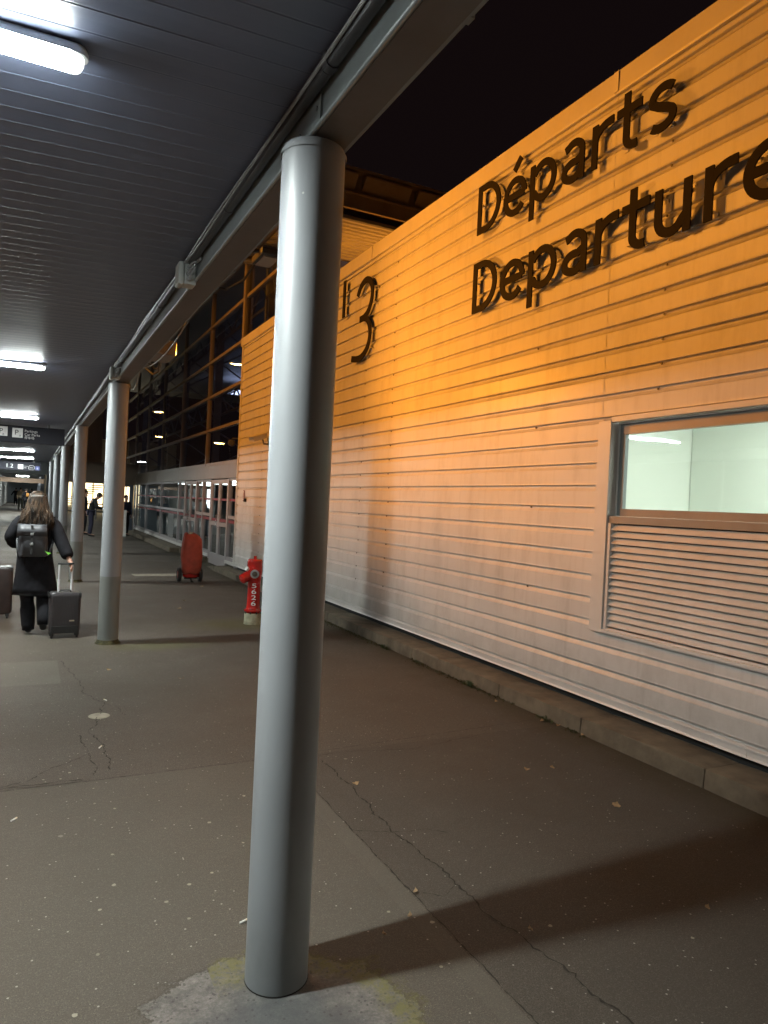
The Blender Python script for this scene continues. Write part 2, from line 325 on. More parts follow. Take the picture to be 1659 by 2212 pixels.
M['ground'] = groundmat()

# ------------------------------------------------------------------ mesh helpers
class MB:
    def __init__(s): s.bm = bmesh.new()
    def box(s, x0, x1, y0, y1, z0, z1, rot=None, piv=None):
        vs = [s.bm.verts.new(p) for p in [(x, y, z) for x in (x0, x1) for y in (y0, y1) for z in (z0, z1)]]
        if rot is not None:
            pv = Vector(piv) if piv else Vector(((x0 + x1) / 2, (y0 + y1) / 2, (z0 + z1) / 2))
            for v in vs: v.co = pv + rot @ (v.co - pv)
        for f in ((0, 1, 3, 2), (4, 6, 7, 5), (0, 4, 5, 1), (2, 3, 7, 6), (0, 2, 6, 4), (1, 5, 7, 3)):
            s.bm.faces.new([vs[i] for i in f])
        return s
    def rings(s, rings, cap=True, closed=True):
        R = [[s.bm.verts.new(p) for p in r] for r in rings]
        n = len(R[0])
        for a, b in zip(R, R[1:]):
            for i in range(n if closed else n - 1):
                j = (i + 1) % n
                try: s.bm.faces.new((a[i], a[j], b[j], b[i]))
                except ValueError: pass
        if cap and closed:
            for r in (R[0][::-1], R[-1]):
                try: s.bm.faces.new(r)
                except ValueError: pass
        return s
    def tube(s, pts, rad, n=8, cap=True):
        pts = [Vector(p) for p in pts]
        rads = rad if isinstance(rad, (list, tuple)) else [rad] * len(pts)
        up = Vector((0, 0, 1)); rr = []
        for i, p in enumerate(pts):
            t = (pts[min(i + 1, len(pts) - 1)] - pts[max(i - 1, 0)])
            if t.length < 1e-9: t = Vector((0, 0, 1))
            t.normalize()
            a = t.cross(up)
            if a.length < 0.05: a = t.cross(Vector((0, 1, 0)))
            a.normalize(); b = t.cross(a)
            rr.append([p + a * cos(2 * pi * k / n) * rads[i] + b * sin(2 * pi * k / n) * rads[i] for k in range(n)])
        return s.rings(rr, cap)
    def lathe(s, cx_, cy_, prof, n=32, cap=True):      # prof: (r, z)
        return s.rings([[(cx_ + r * cos(2 * pi * k / n), cy_ + r * sin(2 * pi * k / n), z) for k in range(n)] for r, z in prof], cap)
    def ell(s, secs, n=20, sq=1.0, cap=True):            # secs: (x,y,z,rx,ry)
        def e(v): return math.copysign(abs(v) ** sq, v)
        return s.rings([[(x + rx * e(cos(2 * pi * k / n)), y + ry * e(sin(2 * pi * k / n)), z) for k in range(n)] for x, y, z, rx, ry in secs], cap)
    def quad(s, *p):
        s.bm.faces.new([s.bm.verts.new(q) for q in p]); return s
    def build(s, name, m, parent=None, smooth=False, bevel=0.0, sub=0):
        bmesh.ops.recalc_face_normals(s.bm, faces=s.bm.faces)
        me = bpy.data.meshes.new(name); s.bm.to_mesh(me); s.bm.free()
        o = bpy.data.objects.new(name, me); COL.objects.link(o)
        me.materials.append(M[m] if isinstance(m, str) else m)
        if parent: o.parent = parent
        if smooth:
            for p in me.polygons: p.use_smooth = True
            if smooth != 'all':
                ms_ = me
                try: ms_.set_sharp_from_angle(angle=radians(40))
                except Exception: pass
        if bevel > 0:
            b = o.modifiers.new("bevel", 'BEVEL'); b.width = bevel; b.segments = 2; b.limit_method = 'ANGLE'
        if sub:
            b = o.modifiers.new("sub", 'SUBSURF'); b.levels = sub; b.render_levels = sub
        return o
def tag(o, label=None, cat=None, group=None, kind=None):
    if label: o['label'] = label
    if cat: o['category'] = cat
    if group: o['group'] = group
    if kind: o['kind'] = kind
    return o
def empty(name, label, cat, group=None, loc=(0, 0, 0)):
    o = bpy.data.objects.new(name, None); COL.objects.link(o); o.location = loc; o.empty_display_size = 0.1
    return tag(o, label, cat, group)
def copy_tree(o, parent=None):
    c = o.copy(); COL.objects.link(c)
    if parent: c.parent = parent
    for ch in list(o.children): copy_tree(ch, c)
    return c
def text_mesh(txt, size_h, extr, name, m, parent, mw, width=None, align='LEFT'):
    """text as mesh; size_h = cap height; mw places local x=right, y=up, z=out"""
    cu = bpy.data.curves.new("t", 'FONT'); cu.body = txt; cu.size = 1.0; cu.extrude = 0.0; cu.align_x = align; cu.resolution_u = 6
    to = bpy.data.objects.new("t", cu); COL.objects.link(to)
    dg = bpy.context.evaluated_depsgraph_get(); dg.update()
    me = bpy.data.meshes.new_from_object(to.evaluated_get(dg))
    bpy.data.objects.remove(to)
    bm = bmesh.new(); bm.from_mesh(me)
    bmesh.ops.remove_doubles(bm, verts=bm.verts, dist=1e-5)
    xs = [v.co.x for v in bm.verts]; k = size_h / 0.73
    x0, x1 = min(xs), max(xs)
    kx = k if width is None else width / (x1 - x0)
    for v in bm.verts:
        v.co.x = (v.co.x - (x0 if width is not None else 0)) * kx; v.co.y *= k; v.co.z = 0
    if extr > 0:
        r = bmesh.ops.extrude_face_region(bm, geom=bm.faces[:])
        bmesh.ops.translate(bm, verts=[e for e in r['geom'] if isinstance(e, bmesh.types.BMVert)], vec=(0, 0, extr))
    bmesh.ops.recalc_face_normals(bm, faces=bm.faces)
    bm.transform(mw)
    me2 = bpy.data.meshes.new(name); bm.to_mesh(me2); bm.free()
    o = bpy.data.objects.new(name, me2); COL.objects.link(o); me2.materials.append(M[m])
    if parent: o.parent = parent
    return o
def frame_m(origin, right, upv):
    r = Vector(right).normalized(); u_ = Vector(upv).normalized(); o_ = r.cross(u_)
    return Matrix.Translation(origin) @ Matrix((r, u_, o_)).transposed().to_4x4()

# ------------------------------------------------------------------ ground and kerbs
g = MB(); g.quad((-300, -300, 0), (300, -300, 0), (300, 500, 0), (-300, 500, 0))
tag(g.build('ground', 'ground'), kind='structure')

def ribbon(mb, pts, w0, z, jit=0.012, seed=0):
    rnd = random.Random(seed); P = []
    for a, b in zip(pts, pts[1:]):
        a = Vector(a + (0,)); b = Vector(b + (0,)); n = max(2, int((b - a).length / 0.018)); t = (b - a).normalized(); s_ = Vector((-t.y, t.x, 0))
        for i in range(n):
            P.append(a + (b - a) * i / n + s_ * (rnd.uniform(-jit, jit) * 0.45 + jit * 0.8 * sin(len(P) * 0.45 + seed) * rnd.uniform(.4, 1)))
    P.append(Vector(pts[-1] + (0,)))
    L_, R_ = [], []
    for i, p in enumerate(P):
        t = (P[min(i + 1, len(P) - 1)] - P[max(i - 1, 0)]).normalized(); s_ = Vector((-t.y, t.x, 0))
        w_ = w0 * rnd.uniform(0.1, 1.25) * (0.55 + 0.45 * abs(sin(i * 0.37 + seed)))
        L_.append(mb.bm.verts.new(p + s_ * w_ / 2 + Vector((0, 0, z)))); R_.append(mb.bm.verts.new(p - s_ * w_ / 2 + Vector((0, 0, z))))
    for i in range(len(P) - 1): mb.bm.faces.new((L_[i], L_[i + 1], R_[i + 1], R_[i]))
cr = MB()
ribbon(cr, [(-3, 4.34), (-0.1, 4.34), (0.35, 4.335), (1.4, 4.345), (2.6, 4.42), (3.75, 4.5)], 0.007, 0.003, 0.004, 1)
ribbon(cr, [(1.53, 4.34), (1.525, 3.2), (1.53, 2.0), (1.535, -1)], 0.008, 0.004, 0.005, 2)
ribbon(cr, [(1.74, 4.22), (1.74, 3.71), (1.71, 3.19), (1.74, 2.84), (1.75, 2.59), (1.73, 2.42), (1.80, 2.0), (1.83, 1.4)], 0.011, 0.005, 0.016, 3)
ribbon(cr, [(1.53, 3.25), (1.69, 3.15), (1.88, 3.12), (1.97, 3.05)], 0.006, 0.003, 0.012, 4)
ribbon(cr, [(1.74, 2.6), (1.64, 2.55), (1.57, 2.6)], 0.005, 0.004, 0.01, 5)
ribbon(cr, [(0.33, 7.5), (0.37, 7.17), (0.45, 6.63), (0.46, 6.24), (0.58, 5.92), (0.48, 5.39), (0.42, 5.19), (0.48, 5.01), (0.50, 4.63), (0.49, 4.47)], 0.010, 0.005, 0.016, 6)
ribbon(cr, [(0.36, 5.17), (0.39, 4.84), (0.38, 4.76), (0.21, 4.63), (0.05, 4.45), (-0.1, 4.37)], 0.010, 0.004, 0.014, 7)
ribbon(cr, [(0.39, 4.8), (0.42, 4.55), (0.40, 4.40)], 0.008, 0.003, 0.012, 8)
ribbon(cr, [(0.58, 5.92), (0.66, 5.8), (0.70, 5.55)], 0.006, 0.003, 0.012, 9)
ribbon(cr, [(1.6, 4.25), (1.9, 4.3), (2.4, 4.2), (3.0, 4.3)], 0.006, 0.006, 0.015, 10)
ribbon(cr, [(1.15, 10.5), (2.0, 10.4), (3.6, 10.6)], 0.012, 0.003, 0.01, 11)
ribbon(cr, [(-0.6, 4.42), (-0.1, 4.36), (0.2, 4.37), (0.33, 4.345)], 0.011, 0.008, 0.012, 12)
tag(cr.build('pavement_cracks', 'crack'), kind='structure')
pl = MB(); pl.quad((1.93, 15.42, 0.004), (2.9, 15.47, 0.004), (2.9, 15.02, 0.004), (1.95, 14.98, 0.004))
tag(pl.build('pavement_marking', 'paintline'), kind='structure')

# kerb: individual stones, one object
kb = MB(); y = -3.2
def stone(mb, x0, x1, y0, y1, h, r=0.018):
    prof = [(x0, 0), (x0 + 0.004, h - r), (x0 + r * 0.4, h - r * 0.3), (x0 + r, h), (x1, h - 0.004), (x1, 0)]
    n = max(2, int((y1 - y0) / 0.12)); rr = []
    for i in range(n + 1):
        yy = y0 + (y1 - y0) * i / n
        e = 0.006 if i in (0, n) else 0
        rr.append([(x + (random.uniform(-.003, .003) if 0 < j < 4 else 0) + (e if j < 4 else 0), yy, max(0, z - (e if 1 <= j <= 4 else 0) + (random.uniform(-.003, .003) if j in (2, 3) else 0))) for j, (x, z) in enumerate(prof)])
    mb.rings(rr)
for y0, y1 in ((-3.2, -1.2), (-1.2, 1.0), (1.0, 3.0), (3.0, 4.1), (4.1, 5.15), (5.15, 6.2), (6.2, 6.75), (6.75, 7.2), (7.2, 8.2), (8.2, 9.2), (9.2, 10.2), (10.2, 11.2), (11.2, 12.2), (12.2, 13.2), (13.2, 14.2), (14.2, 15.2), (15.2, 16.1)):
    stone(kb, 3.785, 4.12, y0 + 0.004, y1 - 0.004, 0.127)
kb.rings([[(3.79, 16.105, 0), (3.79, 16.105, 0.12), (4.12, 16.105, 0.12), (4.12, 16.105, 0)], [(3.86, 17.0, 0), (3.86, 17.0, 0.02), (4.12, 17.0, 0.02), (4.12, 17.0, 0)]])
kerb = tag(kb.build('kerb', 'kerb', smooth=True), kind='structure')
kb2 = MB()
for i in range(3): stone(kb2, 3.98, 4.12, 18.3 + i * 1.05, 19.3 + i * 1.05, 0.14)
for i in range(8): stone(kb2, 3.72, 4.12, 21.45 + i * 1.25, 22.66 + i * 1.25, 0.14)
tag(kb2.build('kerb', 'kerb', smooth=True), kind='structure')

# ------------------------------------------------------------------ white clad building with window
XW = 4.05; PITCH = 0.1790; Z0 = 0.288
bld = empty('terminal_building', 'white ribbed steel clad terminal block washed in orange light on the right', 'building', loc=(4.3, 5, 0))
def P_(o, par):            # parent keeping world coordinates
    o.parent = par; o.matrix_parent_inverse = Matrix.Translation(par.location).inverted(); return o
WY0, WY1, WZ0, WZ1 = -0.3, 4.17, 0.80, 2.38          # rough opening
def siding(mb, y0, y1, za, zb, off=0.0):
    pts = []
    k0 = int((za - Z0) / PITCH) - 2
    for k in range(k0, 40):
        z = Z0 + k * PITCH
        for dz, dx in ((-0.053, 0.0), (-0.0525, 0.004), (-0.0495, 0.0045), (-0.049, 0.0015), (-0.019, 0.023), (-0.001, 0.025), (0.0, 0.0), (0.004, -0.0015), (0.012, 0.0)):
            pts.append((z + dz, dx))
    pts = [(z, d) for z, d in pts]
    out = []
    for i, (z, d) in enumerate(pts):
        if za <= z <= zb: out.append((z, d))
    # interpolate ends
    def at(zq):
        for (z1, d1), (z2, d2) in zip(pts, pts[1:]):
            if z1 <= zq <= z2: return d1 + (d2 - d1) * ((zq - z1) / (z2 - z1) if z2 > z1 else 0)
        return 0
    out = [(za, at(za))] + out + [(zb, at(zb))]
    mb.rings([[(XW + d + off, y0, z) for z, d in out], [(XW + d + off, y1, z) for z, d in out]], cap=False, closed=False)
cl = MB(); ZT = 5.0; ZB = 0.262
siding(cl, -4, -0.45, ZB, ZT); siding(cl, 8.78, 12.3, ZB, ZT); siding(cl, 4.30, 8.80, ZB, ZT, -0.0025); siding(cl, 12.28, 15.3, ZB, ZT, -0.0025)
siding(cl, -0.45, 4.30, 2.42, ZT, 0.0); siding(cl, -0.45, 4.30, ZB, 0.745, -0.001)
nf_ = len(cl.bm.faces)
sc = cl
for yy in (0.9, 3.75, 5.15, 8.05, 8.9, 11.0, 13.6):
    for k in range(2, 26):
        z = Z0 + k * PITCH + 0.006
        if -0.45 < yy < 4.3 and z < 2.45: continue
        if yy in (5.15, 11.0, 0.9) and k % 4: continue
        z -= 0.022; y_ = yy + random.uniform(-.02, .02)
        sc.rings([[(XW + 0.013 - 0.008 * (j > 0) , y_ + r * cos(a), z + r * sin(a)) for a in [i * pi / 3 for i in range(6)]] for j, r in ((0, 0.010), (1, 0.008))])
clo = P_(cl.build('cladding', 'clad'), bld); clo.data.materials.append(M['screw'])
for p_ in clo.data.polygons[nf_:]: p_.material_index = 1
# parapet cap in lengths
cp = MB()
for a, b in ((-4, -0.2), (-0.2, 4.3), (4.3, 8.80), (8.805, 12.2), (12.205, 14.1), (14.105, 15.42)):
    cp.rings([[(x, yy, z) for x, z in ((4.035, 4.985), (4.022, 4.985), (4.018, 5.0), (4.022, 5.165), (4.30, 5.175), (4.30, 4.985))] for yy in (a, b - 0.004)])
    cp.box(4.012, 4.018, b - 0.03, b + 0.02, 5.0, 5.162)
P_(cp.build('parapet_cap', 'cap'), bld)
fl = MB()
for a, b in ((-4, 2.9), (2.903, 6.6), (6.603, 11.0), (11.003, 15.35)):
    fl.rings([[(x, yy, z) for x, z in ((4.10, 0.265), (4.052, 0.265), (4.034, 0.255), (4.034, 0.243), (4.046, 0.240), (4.046, 0.205), (4.038, 0.19), (4.10, 0.19))] for yy in (a, b)])
P_(fl.build('base_flashing', 'cap'), bld)
ct = MB(); ct.box(4.03, 4.09, 15.30, 15.36, 0.19, 4.985); ct.box(4.024, 4.03, 15.325, 15.36, 0.19, 4.985)
P_(ct.build('corner_trim', 'cap'), bld)
pn = MB(); pn.box(4.115, 4.16, -4, 15.3, 0, 0.262)
P_(pn.build('plinth', 'dark'), bld)
bk = MB()   # walls behind the skin, with the window opening left open
bk.box(4.10, 4.16, 4.25, 15.3, 0.262, 5.0); bk.box(4.10, 4.16, -4, -0.4, 0.262, 5.0)
bk.box(4.10, 4.16, -0.4, 4.25, 2.42, 5.0); bk.box(4.10, 4.16, -0.4, 4.25, 0.262, 0.74)
bk.box(4.16, 9.5, 15.24, 15.3, 0.0, 5.0); bk.box(4.16, 9.5, -4, -3.94, 0.0, 5.0); bk.box(9.5, 9.56, -4, 15.3, 0, 5.0); bk.box(4.30, 9.5, -3.9, 15.2, 4.9, 4.96)
P_(bk.build('inner_wall', 'cap'), bld)
# window surround
win = MB()
win.box(4.012, 4.098, 4.165, 4.30, 0.745, 2.40)      # jamb facing
win.box(4.016, 4.075, -0.45, 4.165, 2.384, 2.425)    # head trim
win.box(4.0985, 4.16, 4.152, 4.168, 0.78, 2.384)
win.box(4.075, 4.16, -0.4, 4.15, 2.372, 2.384)
win.box(4.018, 4.10, -0.45, 4.28, 0.742, 0.752); win.box(4.006, 4.03, -0.45, 4.165, 0.752, 0.775); win.box(4.03, 4.10, -0.45, 4.165, 0.758, 0.79)
wo = P_(win.build('window', 'cap', bevel=0.002), bld)
wf = MB()
wf.box(4.085, 4.13, -0.4, 4.10, 2.29, 2.355); wf.box(4.085, 4.13, -0.4, 4.10, 1.656, 1.715)
wf.box(4.03, 4.10, -0.4, 4.165, 1.60, 1.655)
f_ = wf.build('frame', 'beige'); f_.parent = wo
df = MB(); df.box(4.10, 4.14, 4.10, 4.15, 1.66, 2.37); df.box(4.088, 4.10, 4.085, 4.10, 1.715, 2.29); df.box(4.10, 4.14, -0.4, 4.10, 2.355, 2.372)
f_ = df.build('gasket', 'beam'); f_.parent = wo
pa = MB(); pa.quad((4.108, -0.4, 1.715), (4.108, 4.10, 1.715), (4.108, 4.10, 2.29), (4.108, -0.4, 2.29))
f_ = pa.build('pane', 'glass'); f_.parent = wo
lv = MB(); nl = 15
for i in range(nl):
    z = 0.80 + i * (0.795 / nl)
    lv.rings([[(4.030, yy, z + 0.004), (4.028, yy, z + 0.010), (4.066, yy, z + 0.050), (4.072, yy, z + 0.050), (4.034, yy, z + 0.004)] for yy in (-0.4, 4.125)])
lv.box(4.02, 4.09, 4.125, 4.150, 0.79, 1.60); 
f_ = lv.build('louvre', 'cap'); f_.parent = wo
lb = MB(); lb.box(4.095, 4.10, -0.4, 4.15, 0.79, 1.60)
f_ = lb.build('louvre_backing', 'dark'); f_.parent = wo
# room behind it
rm = MB()
rm.quad((7.6, -0.4, 0), (7.6, 5.6, 0), (7.6, 5.6, 2.9), (7.6, -0.4, 2.9)); rm.quad((4.17, 5.6, 0), (7.6, 5.6, 0), (7.6, 5.6, 2.9), (4.17, 5.6, 2.9))
rm.quad((4.17, -0.4, 0), (7.6, -0.4, 0), (7.6, -0.4, 2.9), (4.17, -0.4, 2.9)); rm.quad((4.17, -0.4, 2.9), (7.6, -0.4, 2.9), (7.6, 5.6, 2.9), (4.17, 5.6, 2.9)); rm.quad((4.17, -0.4, 0.01), (7.6, -0.4, 0.01), (7.6, 5.6, 0.01), (4.17, 5.6, 0.01))
rm.box(6.6, 7.0, 4.4, 5.59, 0.011, 2.89); rm.quad((4.165, -0.4, 0.02), (4.165, 5.6, 0.02), (4.165, 5.6, 0.79), (4.165, -0.4, 0.79))
P_(rm.build('room_wall', 'room'), bld)
for yy in (1.2, 3.4):
    rl = MB(); rl.box(5.2, 6.4, yy, yy + 0.3, 2.85, 2.89); P_(rl.build('room_lamp', 'roomlamp'), bld)
# small fittings on the cladding
pt = MB(); pt.box(4.036, 4.044, 14.70, 14.80, 1.62, 1.84)
o = tag(pt.build('wall_plate', 'redband'), 'small red and white notice plate on the cladding near its far corner', 'notice plate')
p2 = MB(); p2.box(4.030, 4.036, 14.72, 14.78, 1.64, 1.82); q_ = p2.build('plate_face', 'white'); q_.parent = o
p2 = MB(); p2.box(4.026, 4.030, 14.74, 14.76, 1.66, 1.80); q_ = p2.build('plate_lettering', 'redband'); q_.parent = o
p2 = MB(); p2.box(4.0, 4.05, 14.55, 14.62, 1.60, 1.67)
tag(p2.build('sensor_box', 'dark', bevel=0.004), 'tiny dark sensor box beside the red notice plate', 'sensor')
cc = empty('security_camera', 'beige box security camera on a bracket on the orange lit cladding', 'security camera', loc=(4.05, 12.75, 2.75))
R1 = Matrix.Rotation(radians(28), 3, 'Z') @ Matrix.Rotation(radians(-18), 3, 'Y')
h = MB(); pv = (3.86, 13.1, 2.86); 
h.box(3.62, 3.98, 13.04, 13.18, 2.80, 2.89, R1, pv); P_(h.build('housing', 'cap', bevel=0.006), cc)
h = MB(); h.box(3.58, 3.99, 13.02, 13.20, 2.894, 2.905, R1, pv); P_(h.build('sunshield', 'cap'), cc)
h = MB(); h.tube([(3.90, 13.1, 2.80), (3.93, 13.1, 2.72), (4.05, 13.1, 2.72)], 0.018); h.box(4.03, 4.05, 13.04, 13.16, 2.66, 2.78); P_(h.build('bracket', 'beige'), cc)
h = MB(); h.tube([(3.99, 13.1, 2.84), (4.0, 13.05, 2.74), (4.03, 13.07, 2.66), (4.05, 13.07, 2.7)], 0.006, 6); P_(h.build('cable', 'gutter'), cc)
dm = empty('dome_camera', 'small dark dome camera on an arm at the far corner of the cladding', 'security camera', loc=(4.05, 15.5, 2.9))
h = MB(); h.ell([(3.92, 15.5, 2.80, .01, .01), (3.92, 15.5, 2.82, .06, .06), (3.92, 15.5, 2.86, .08, .08), (3.92, 15.5, 2.92, .08, .08), (3.92, 15.5, 2.95, .03, .03)], 16); P_(h.build('dome', 'gutter', smooth=True), dm)
h = MB(); h.tube([(3.92, 15.5, 2.95), (3.94, 15.5, 2.98), (4.05, 15.45, 2.98)], 0.014); P_(h.build('bracket', 'gutter'), dm)

# ------------------------------------------------------------------ stand-off letters
LX = 3.985; LS = LX / 4.05
def stroke(mb, pts, wdt, x0=LX, th=0.012):
    """constant-width flat stroke in the Y-Z plane; pts are (y,z), y decreasing = to the right in view"""
    n = len(pts); L_, R_ = [], []
    for i in range(n):
        a = Vector(pts[max(i - 1, 0)]); b = Vector(pts[min(i + 1, n - 1)]); t = (b - a).normalized(); s_ = Vector((-t.y, t.x))
        p = Vector(pts[i]); w_ = (wdt[i] if isinstance(wdt, list) else wdt) / 2
        L_.append(p + s_ * w_); R_.append(p - s_ * w_)
    rr = [[(x0, L_[i].x, L_[i].y), (x0, R_[i].x, R_[i].y), (x0 + th, R_[i].x, R_[i].y), (x0 + th, L_[i].x, L_[i].y)] for i in range(n)]
    mb.rings(rr)
def arc(cx_, cy_, rx, ry, a0, a1, n=18): return [(cx_ + rx * cos(radians(a0 + (a1 - a0) * i / n)), cy_ + ry * sin(radians(a0 + (a1 - a0) * i / n))) for i in range(n + 1)]
# glyph strokes in a box: cap height 1, x-height .74; returns (strokes, advance)
W_ = 0.118
def glyph(ch):
    if ch == 'D': return [[(0.07, 0), (0.07, 1)], [(0.07, 0.935)] + [(0.2, 0.935)] + arc(0.24, 0.5, 0.36, 0.435, 88, -88, 24) + [(0.07, 0.065)]], 0.74
    if ch in 'eé':
        s_ = [arc(0.30, 0.36, 0.24, 0.31, 2, 322, 30), [(0.06, 0.375), (0.535, 0.375)]]
        if ch == 'é': s_.append([(0.26, 0.86), (0.42, 1.06)])
        return s_, 0.66
    if ch == 'p': return [[(0.07, -0.28), (0.07, 0.72)], arc(0.32, 0.36, 0.24, 0.31, 150, -150, 26)], 0.70
    if ch == 'a': return [[(0.10, 0.60)] + arc(0.27, 0.49, 0.17, 0.18, 125, 0, 10) + [(0.44, 0.0)], [(0.44, 0.40)] + arc(0.26, 0.20, 0.18, 0.145, 70, 290, 20) + [(0.44, 0.17)]], 0.62
    if ch == 'r': return [[(0.07, 0), (0.07, 0.72)], [(0.07, 0.42)] + arc(0.33, 0.42, 0.26, 0.245, 175, 95, 8) + [(0.40, 0.665)]], 0.46
    if ch == 't': return [[(0.17, 0.93), (0.17, 0.25)] + arc(0.32, 0.22, 0.15, 0.155, 180, 285, 10), [(0.0, 0.66), (0.42, 0.66)]], 0.48
    if ch == 's': return [arc(0.27, 0.52, 0.17, 0.145, 35, 200, 12) + [(0.20, 0.40), (0.33, 0.33)] + arc(0.25, 0.205, 0.175, 0.14, 30, -140, 14)], 0.54
    if ch == 'u': return [[(0.07, 0.72), (0.07, 0.28)] + arc(0.24, 0.28, 0.17, 0.215, 180, 330, 12) + [(0.46, 0.26)], [(0.46, 0.72), (0.46, 0)]], 0.66
    if ch == 'l': return [[(0.07, 0), (0.07, 1.05)]], 0.2
def word(name, txt, label, y_left, y_right, zb, H_, slots=None):
    root = empty(name, label, 'sign', loc=(LX, (y_left + y_right) / 2, zb))
    adv = [glyph(c)[1] for c in txt]; tot = sum(adv) - 0.10
    kx = (y_left - y_right) / tot; x = 0
    for c, a in zip(txt, adv):
        st, _ = glyph(c); mb = MB()
        for i, s_ in enumerate(st):
            pts = [(y_left - (x + px) * kx, zb + pz * H_) for px, pz in s_]
            stroke(mb, pts, W_ * (H_ + kx) / 2 * 1.0, LX + 0.0006 * i)
        lo = P_(mb.build('letter', 'brown'), root)
        yc = y_left - (x + a * 0.62) * kx; y1_ = y_left - (x + 0.09) * kx
        for zz in (0.12, 0.60):
            for yy in (y1_, yc):
                if c in 'l' and yy != y1_: continue
                if c in 'rt' and yy == yc: continue
                b = MB(); b.box(LX + 0.014, XW - 0.002, yy - 0.025, yy + 0.012, zb + zz * H_ - 0.002, zb + zz * H_ + 0.002)
                b.box(XW - 0.006, XW - 0.002, yy - 0.025, yy + 0.012, zb + zz * H_ - 0.03, zb + zz * H_ - 0.002)
                bo = b.build('bracket', 'clad'); bo.parent = lo
        x += a
    return root
word('wall_lettering', 'Départs', 'upper line of dark stand-off letters reading Départs on the orange cladding', 6.27 * LS, 3.74 * LS, 1.65 + (4.50 - 1.65) * LS, 0.50 * LS)
word('wall_lettering', 'Departures', 'lower line of dark stand-off letters reading Departures, running out of view', 6.30 * LS, 2.42 * LS, 1.65 + (3.69 - 1.65) * LS, 0.52 * LS)
# big numeral 3
n3 = empty('wall_numeral', 'tall dark numeral 3 standing off the cladding right of the big column', 'sign', loc=(LX, 8.7, 3.6))
def n3p(y, z): return (y * LS, 1.65 + (z - 1.65) * LS)
mb = MB()
ctrl = [(9.27, 4.60), (9.20, 4.70), (9.08, 4.76), (8.97, 4.765), (8.87, 4.72), (8.80, 4.62), (8.79, 4.50), (8.84, 4.38), (8.92, 4.30), (9.04, 4.255), (9.17, 4.25)]
ct2 = [(9.17, 4.25), (9.03, 4.245), (8.91, 4.20), (8.84, 4.11), (8.81, 3.99), (8.84, 3.87), (8.93, 3.77), (9.07, 3.71), (9.22, 3.705), (9.40, 3.735)]
def smoothp(c, n=5):
    out = []
    for i in range(len(c) - 1):
        p0, p1, p2, p3 = [Vector(c[max(0, min(len(c) - 1, i + k))]) for k in (-1, 0, 1, 2)]
        for j in range(n):
            t = j / n
            out.append(tuple(0.5 * ((2 * p1) + (-p0 + p2) * t + (2 * p0 - 5 * p1 + 4 * p2 - p3) * t * t + (-p0 + 3 * p1 - 3 * p2 + p3) * t ** 3)))
    out.append(tuple(c[-1])); return out
stroke(mb, [n3p(*q) for q in smoothp(ctrl)], 0.088, LX); stroke(mb, [n3p(*q) for q in smoothp(ct2)], 0.088, LX + 0.0006)
nu = P_(mb.build('numeral', 'brown'), n3)
for zz, yy in ((4.62, 8.72), (4.40, 8.72), (4.0, 8.74), (3.80, 8.78), (4.76, 8.85), (3.72, 8.95)):
    y_, z_ = n3p(yy, zz); b = MB(); b.box(LX + 0.014, XW - 0.002, y_ - 0.01, y_ + 0.05, z_ - 0.002, z_ + 0.002); b.box(XW - 0.006, XW - 0.002, y_ - 0.01, y_ + 0.05, z_ - 0.04, z_ - 0.002); bo = b.build('bracket', 'clad'); bo.parent = nu
word('wall_lettering', 'l', 'single slim dark upright letter half hidden by the big column, left of the 3', 9.84 * LS, 9.74 * LS, 1.65 + (4.41 - 1.65) * LS, 0.52 * LS)

# ------------------------------------------------------------------ canopy
can = empty('walkway_canopy', 'long canopy with charcoal slatted ceiling and grey edge beam over the walkway', 'canopy', loc=(0, 0, 0))
SL = 0.035
def cz(x): return 2.985 + SL * (x - 0.115)
XL = -2.55; XR = 0.80; CY1 = 38.6
cm = MB(); y = -11.0; prof = []
while y < CY1:
    prof += [(y, 0.0010), (y + 0.003, -0.0006), (y + 0.010, 0.0003), (y + 0.055, 0.0010), (y + 0.104, 0.0), (y + 0.109, 0.0010)]; y += 0.1115
cm.rings([[(x, yy, cz(x) + dz) for yy, dz in prof] for x in (XL, 0.115, XR)], cap=False, closed=False)
cm.build('slatted_ceiling', 'slat', can)
cm = MB(); cm.rings([[(XL - 0.1, yy, 3.02), (0.94, yy, 3.10), (0.94, yy, 3.22), (XL - 0.1, yy, 3.16)] for yy in (-11.0, CY1)])
cm.build('roof_deck', 'gutter', can)
bm_ = MB()   # edge beam
bm_.box(0.795, 0.803, -11.0, CY1, 2.875, 3.05); bm_.build('beam_web', 'beam', can)
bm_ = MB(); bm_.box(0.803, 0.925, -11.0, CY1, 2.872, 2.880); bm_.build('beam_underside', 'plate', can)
bm_ = MB(); bm_.tube([(0.791, -11, 2.877), (0.791, CY1, 2.877)], 0.0075, 8); bm_.build('beam_lip', 'beam', can)
bm_ = MB(); bm_.box(0.9255, 0.932, -11.0, CY1, 2.872, 3.14); bm_.box(0.932, 0.962, -11.0, CY1, 2.905, 2.915); bm_.box(0.957, 0.962, -11.0, CY1, 2.915, 3.235)
for yy in (1.55, 3.9, 6.0, 9.3, 12.0): bm_.box(0.932, 0.966, yy, yy + 0.03, 2.900, 2.918)
bm_.build('outer_fascia', 'beam', can)
bm_ = MB()
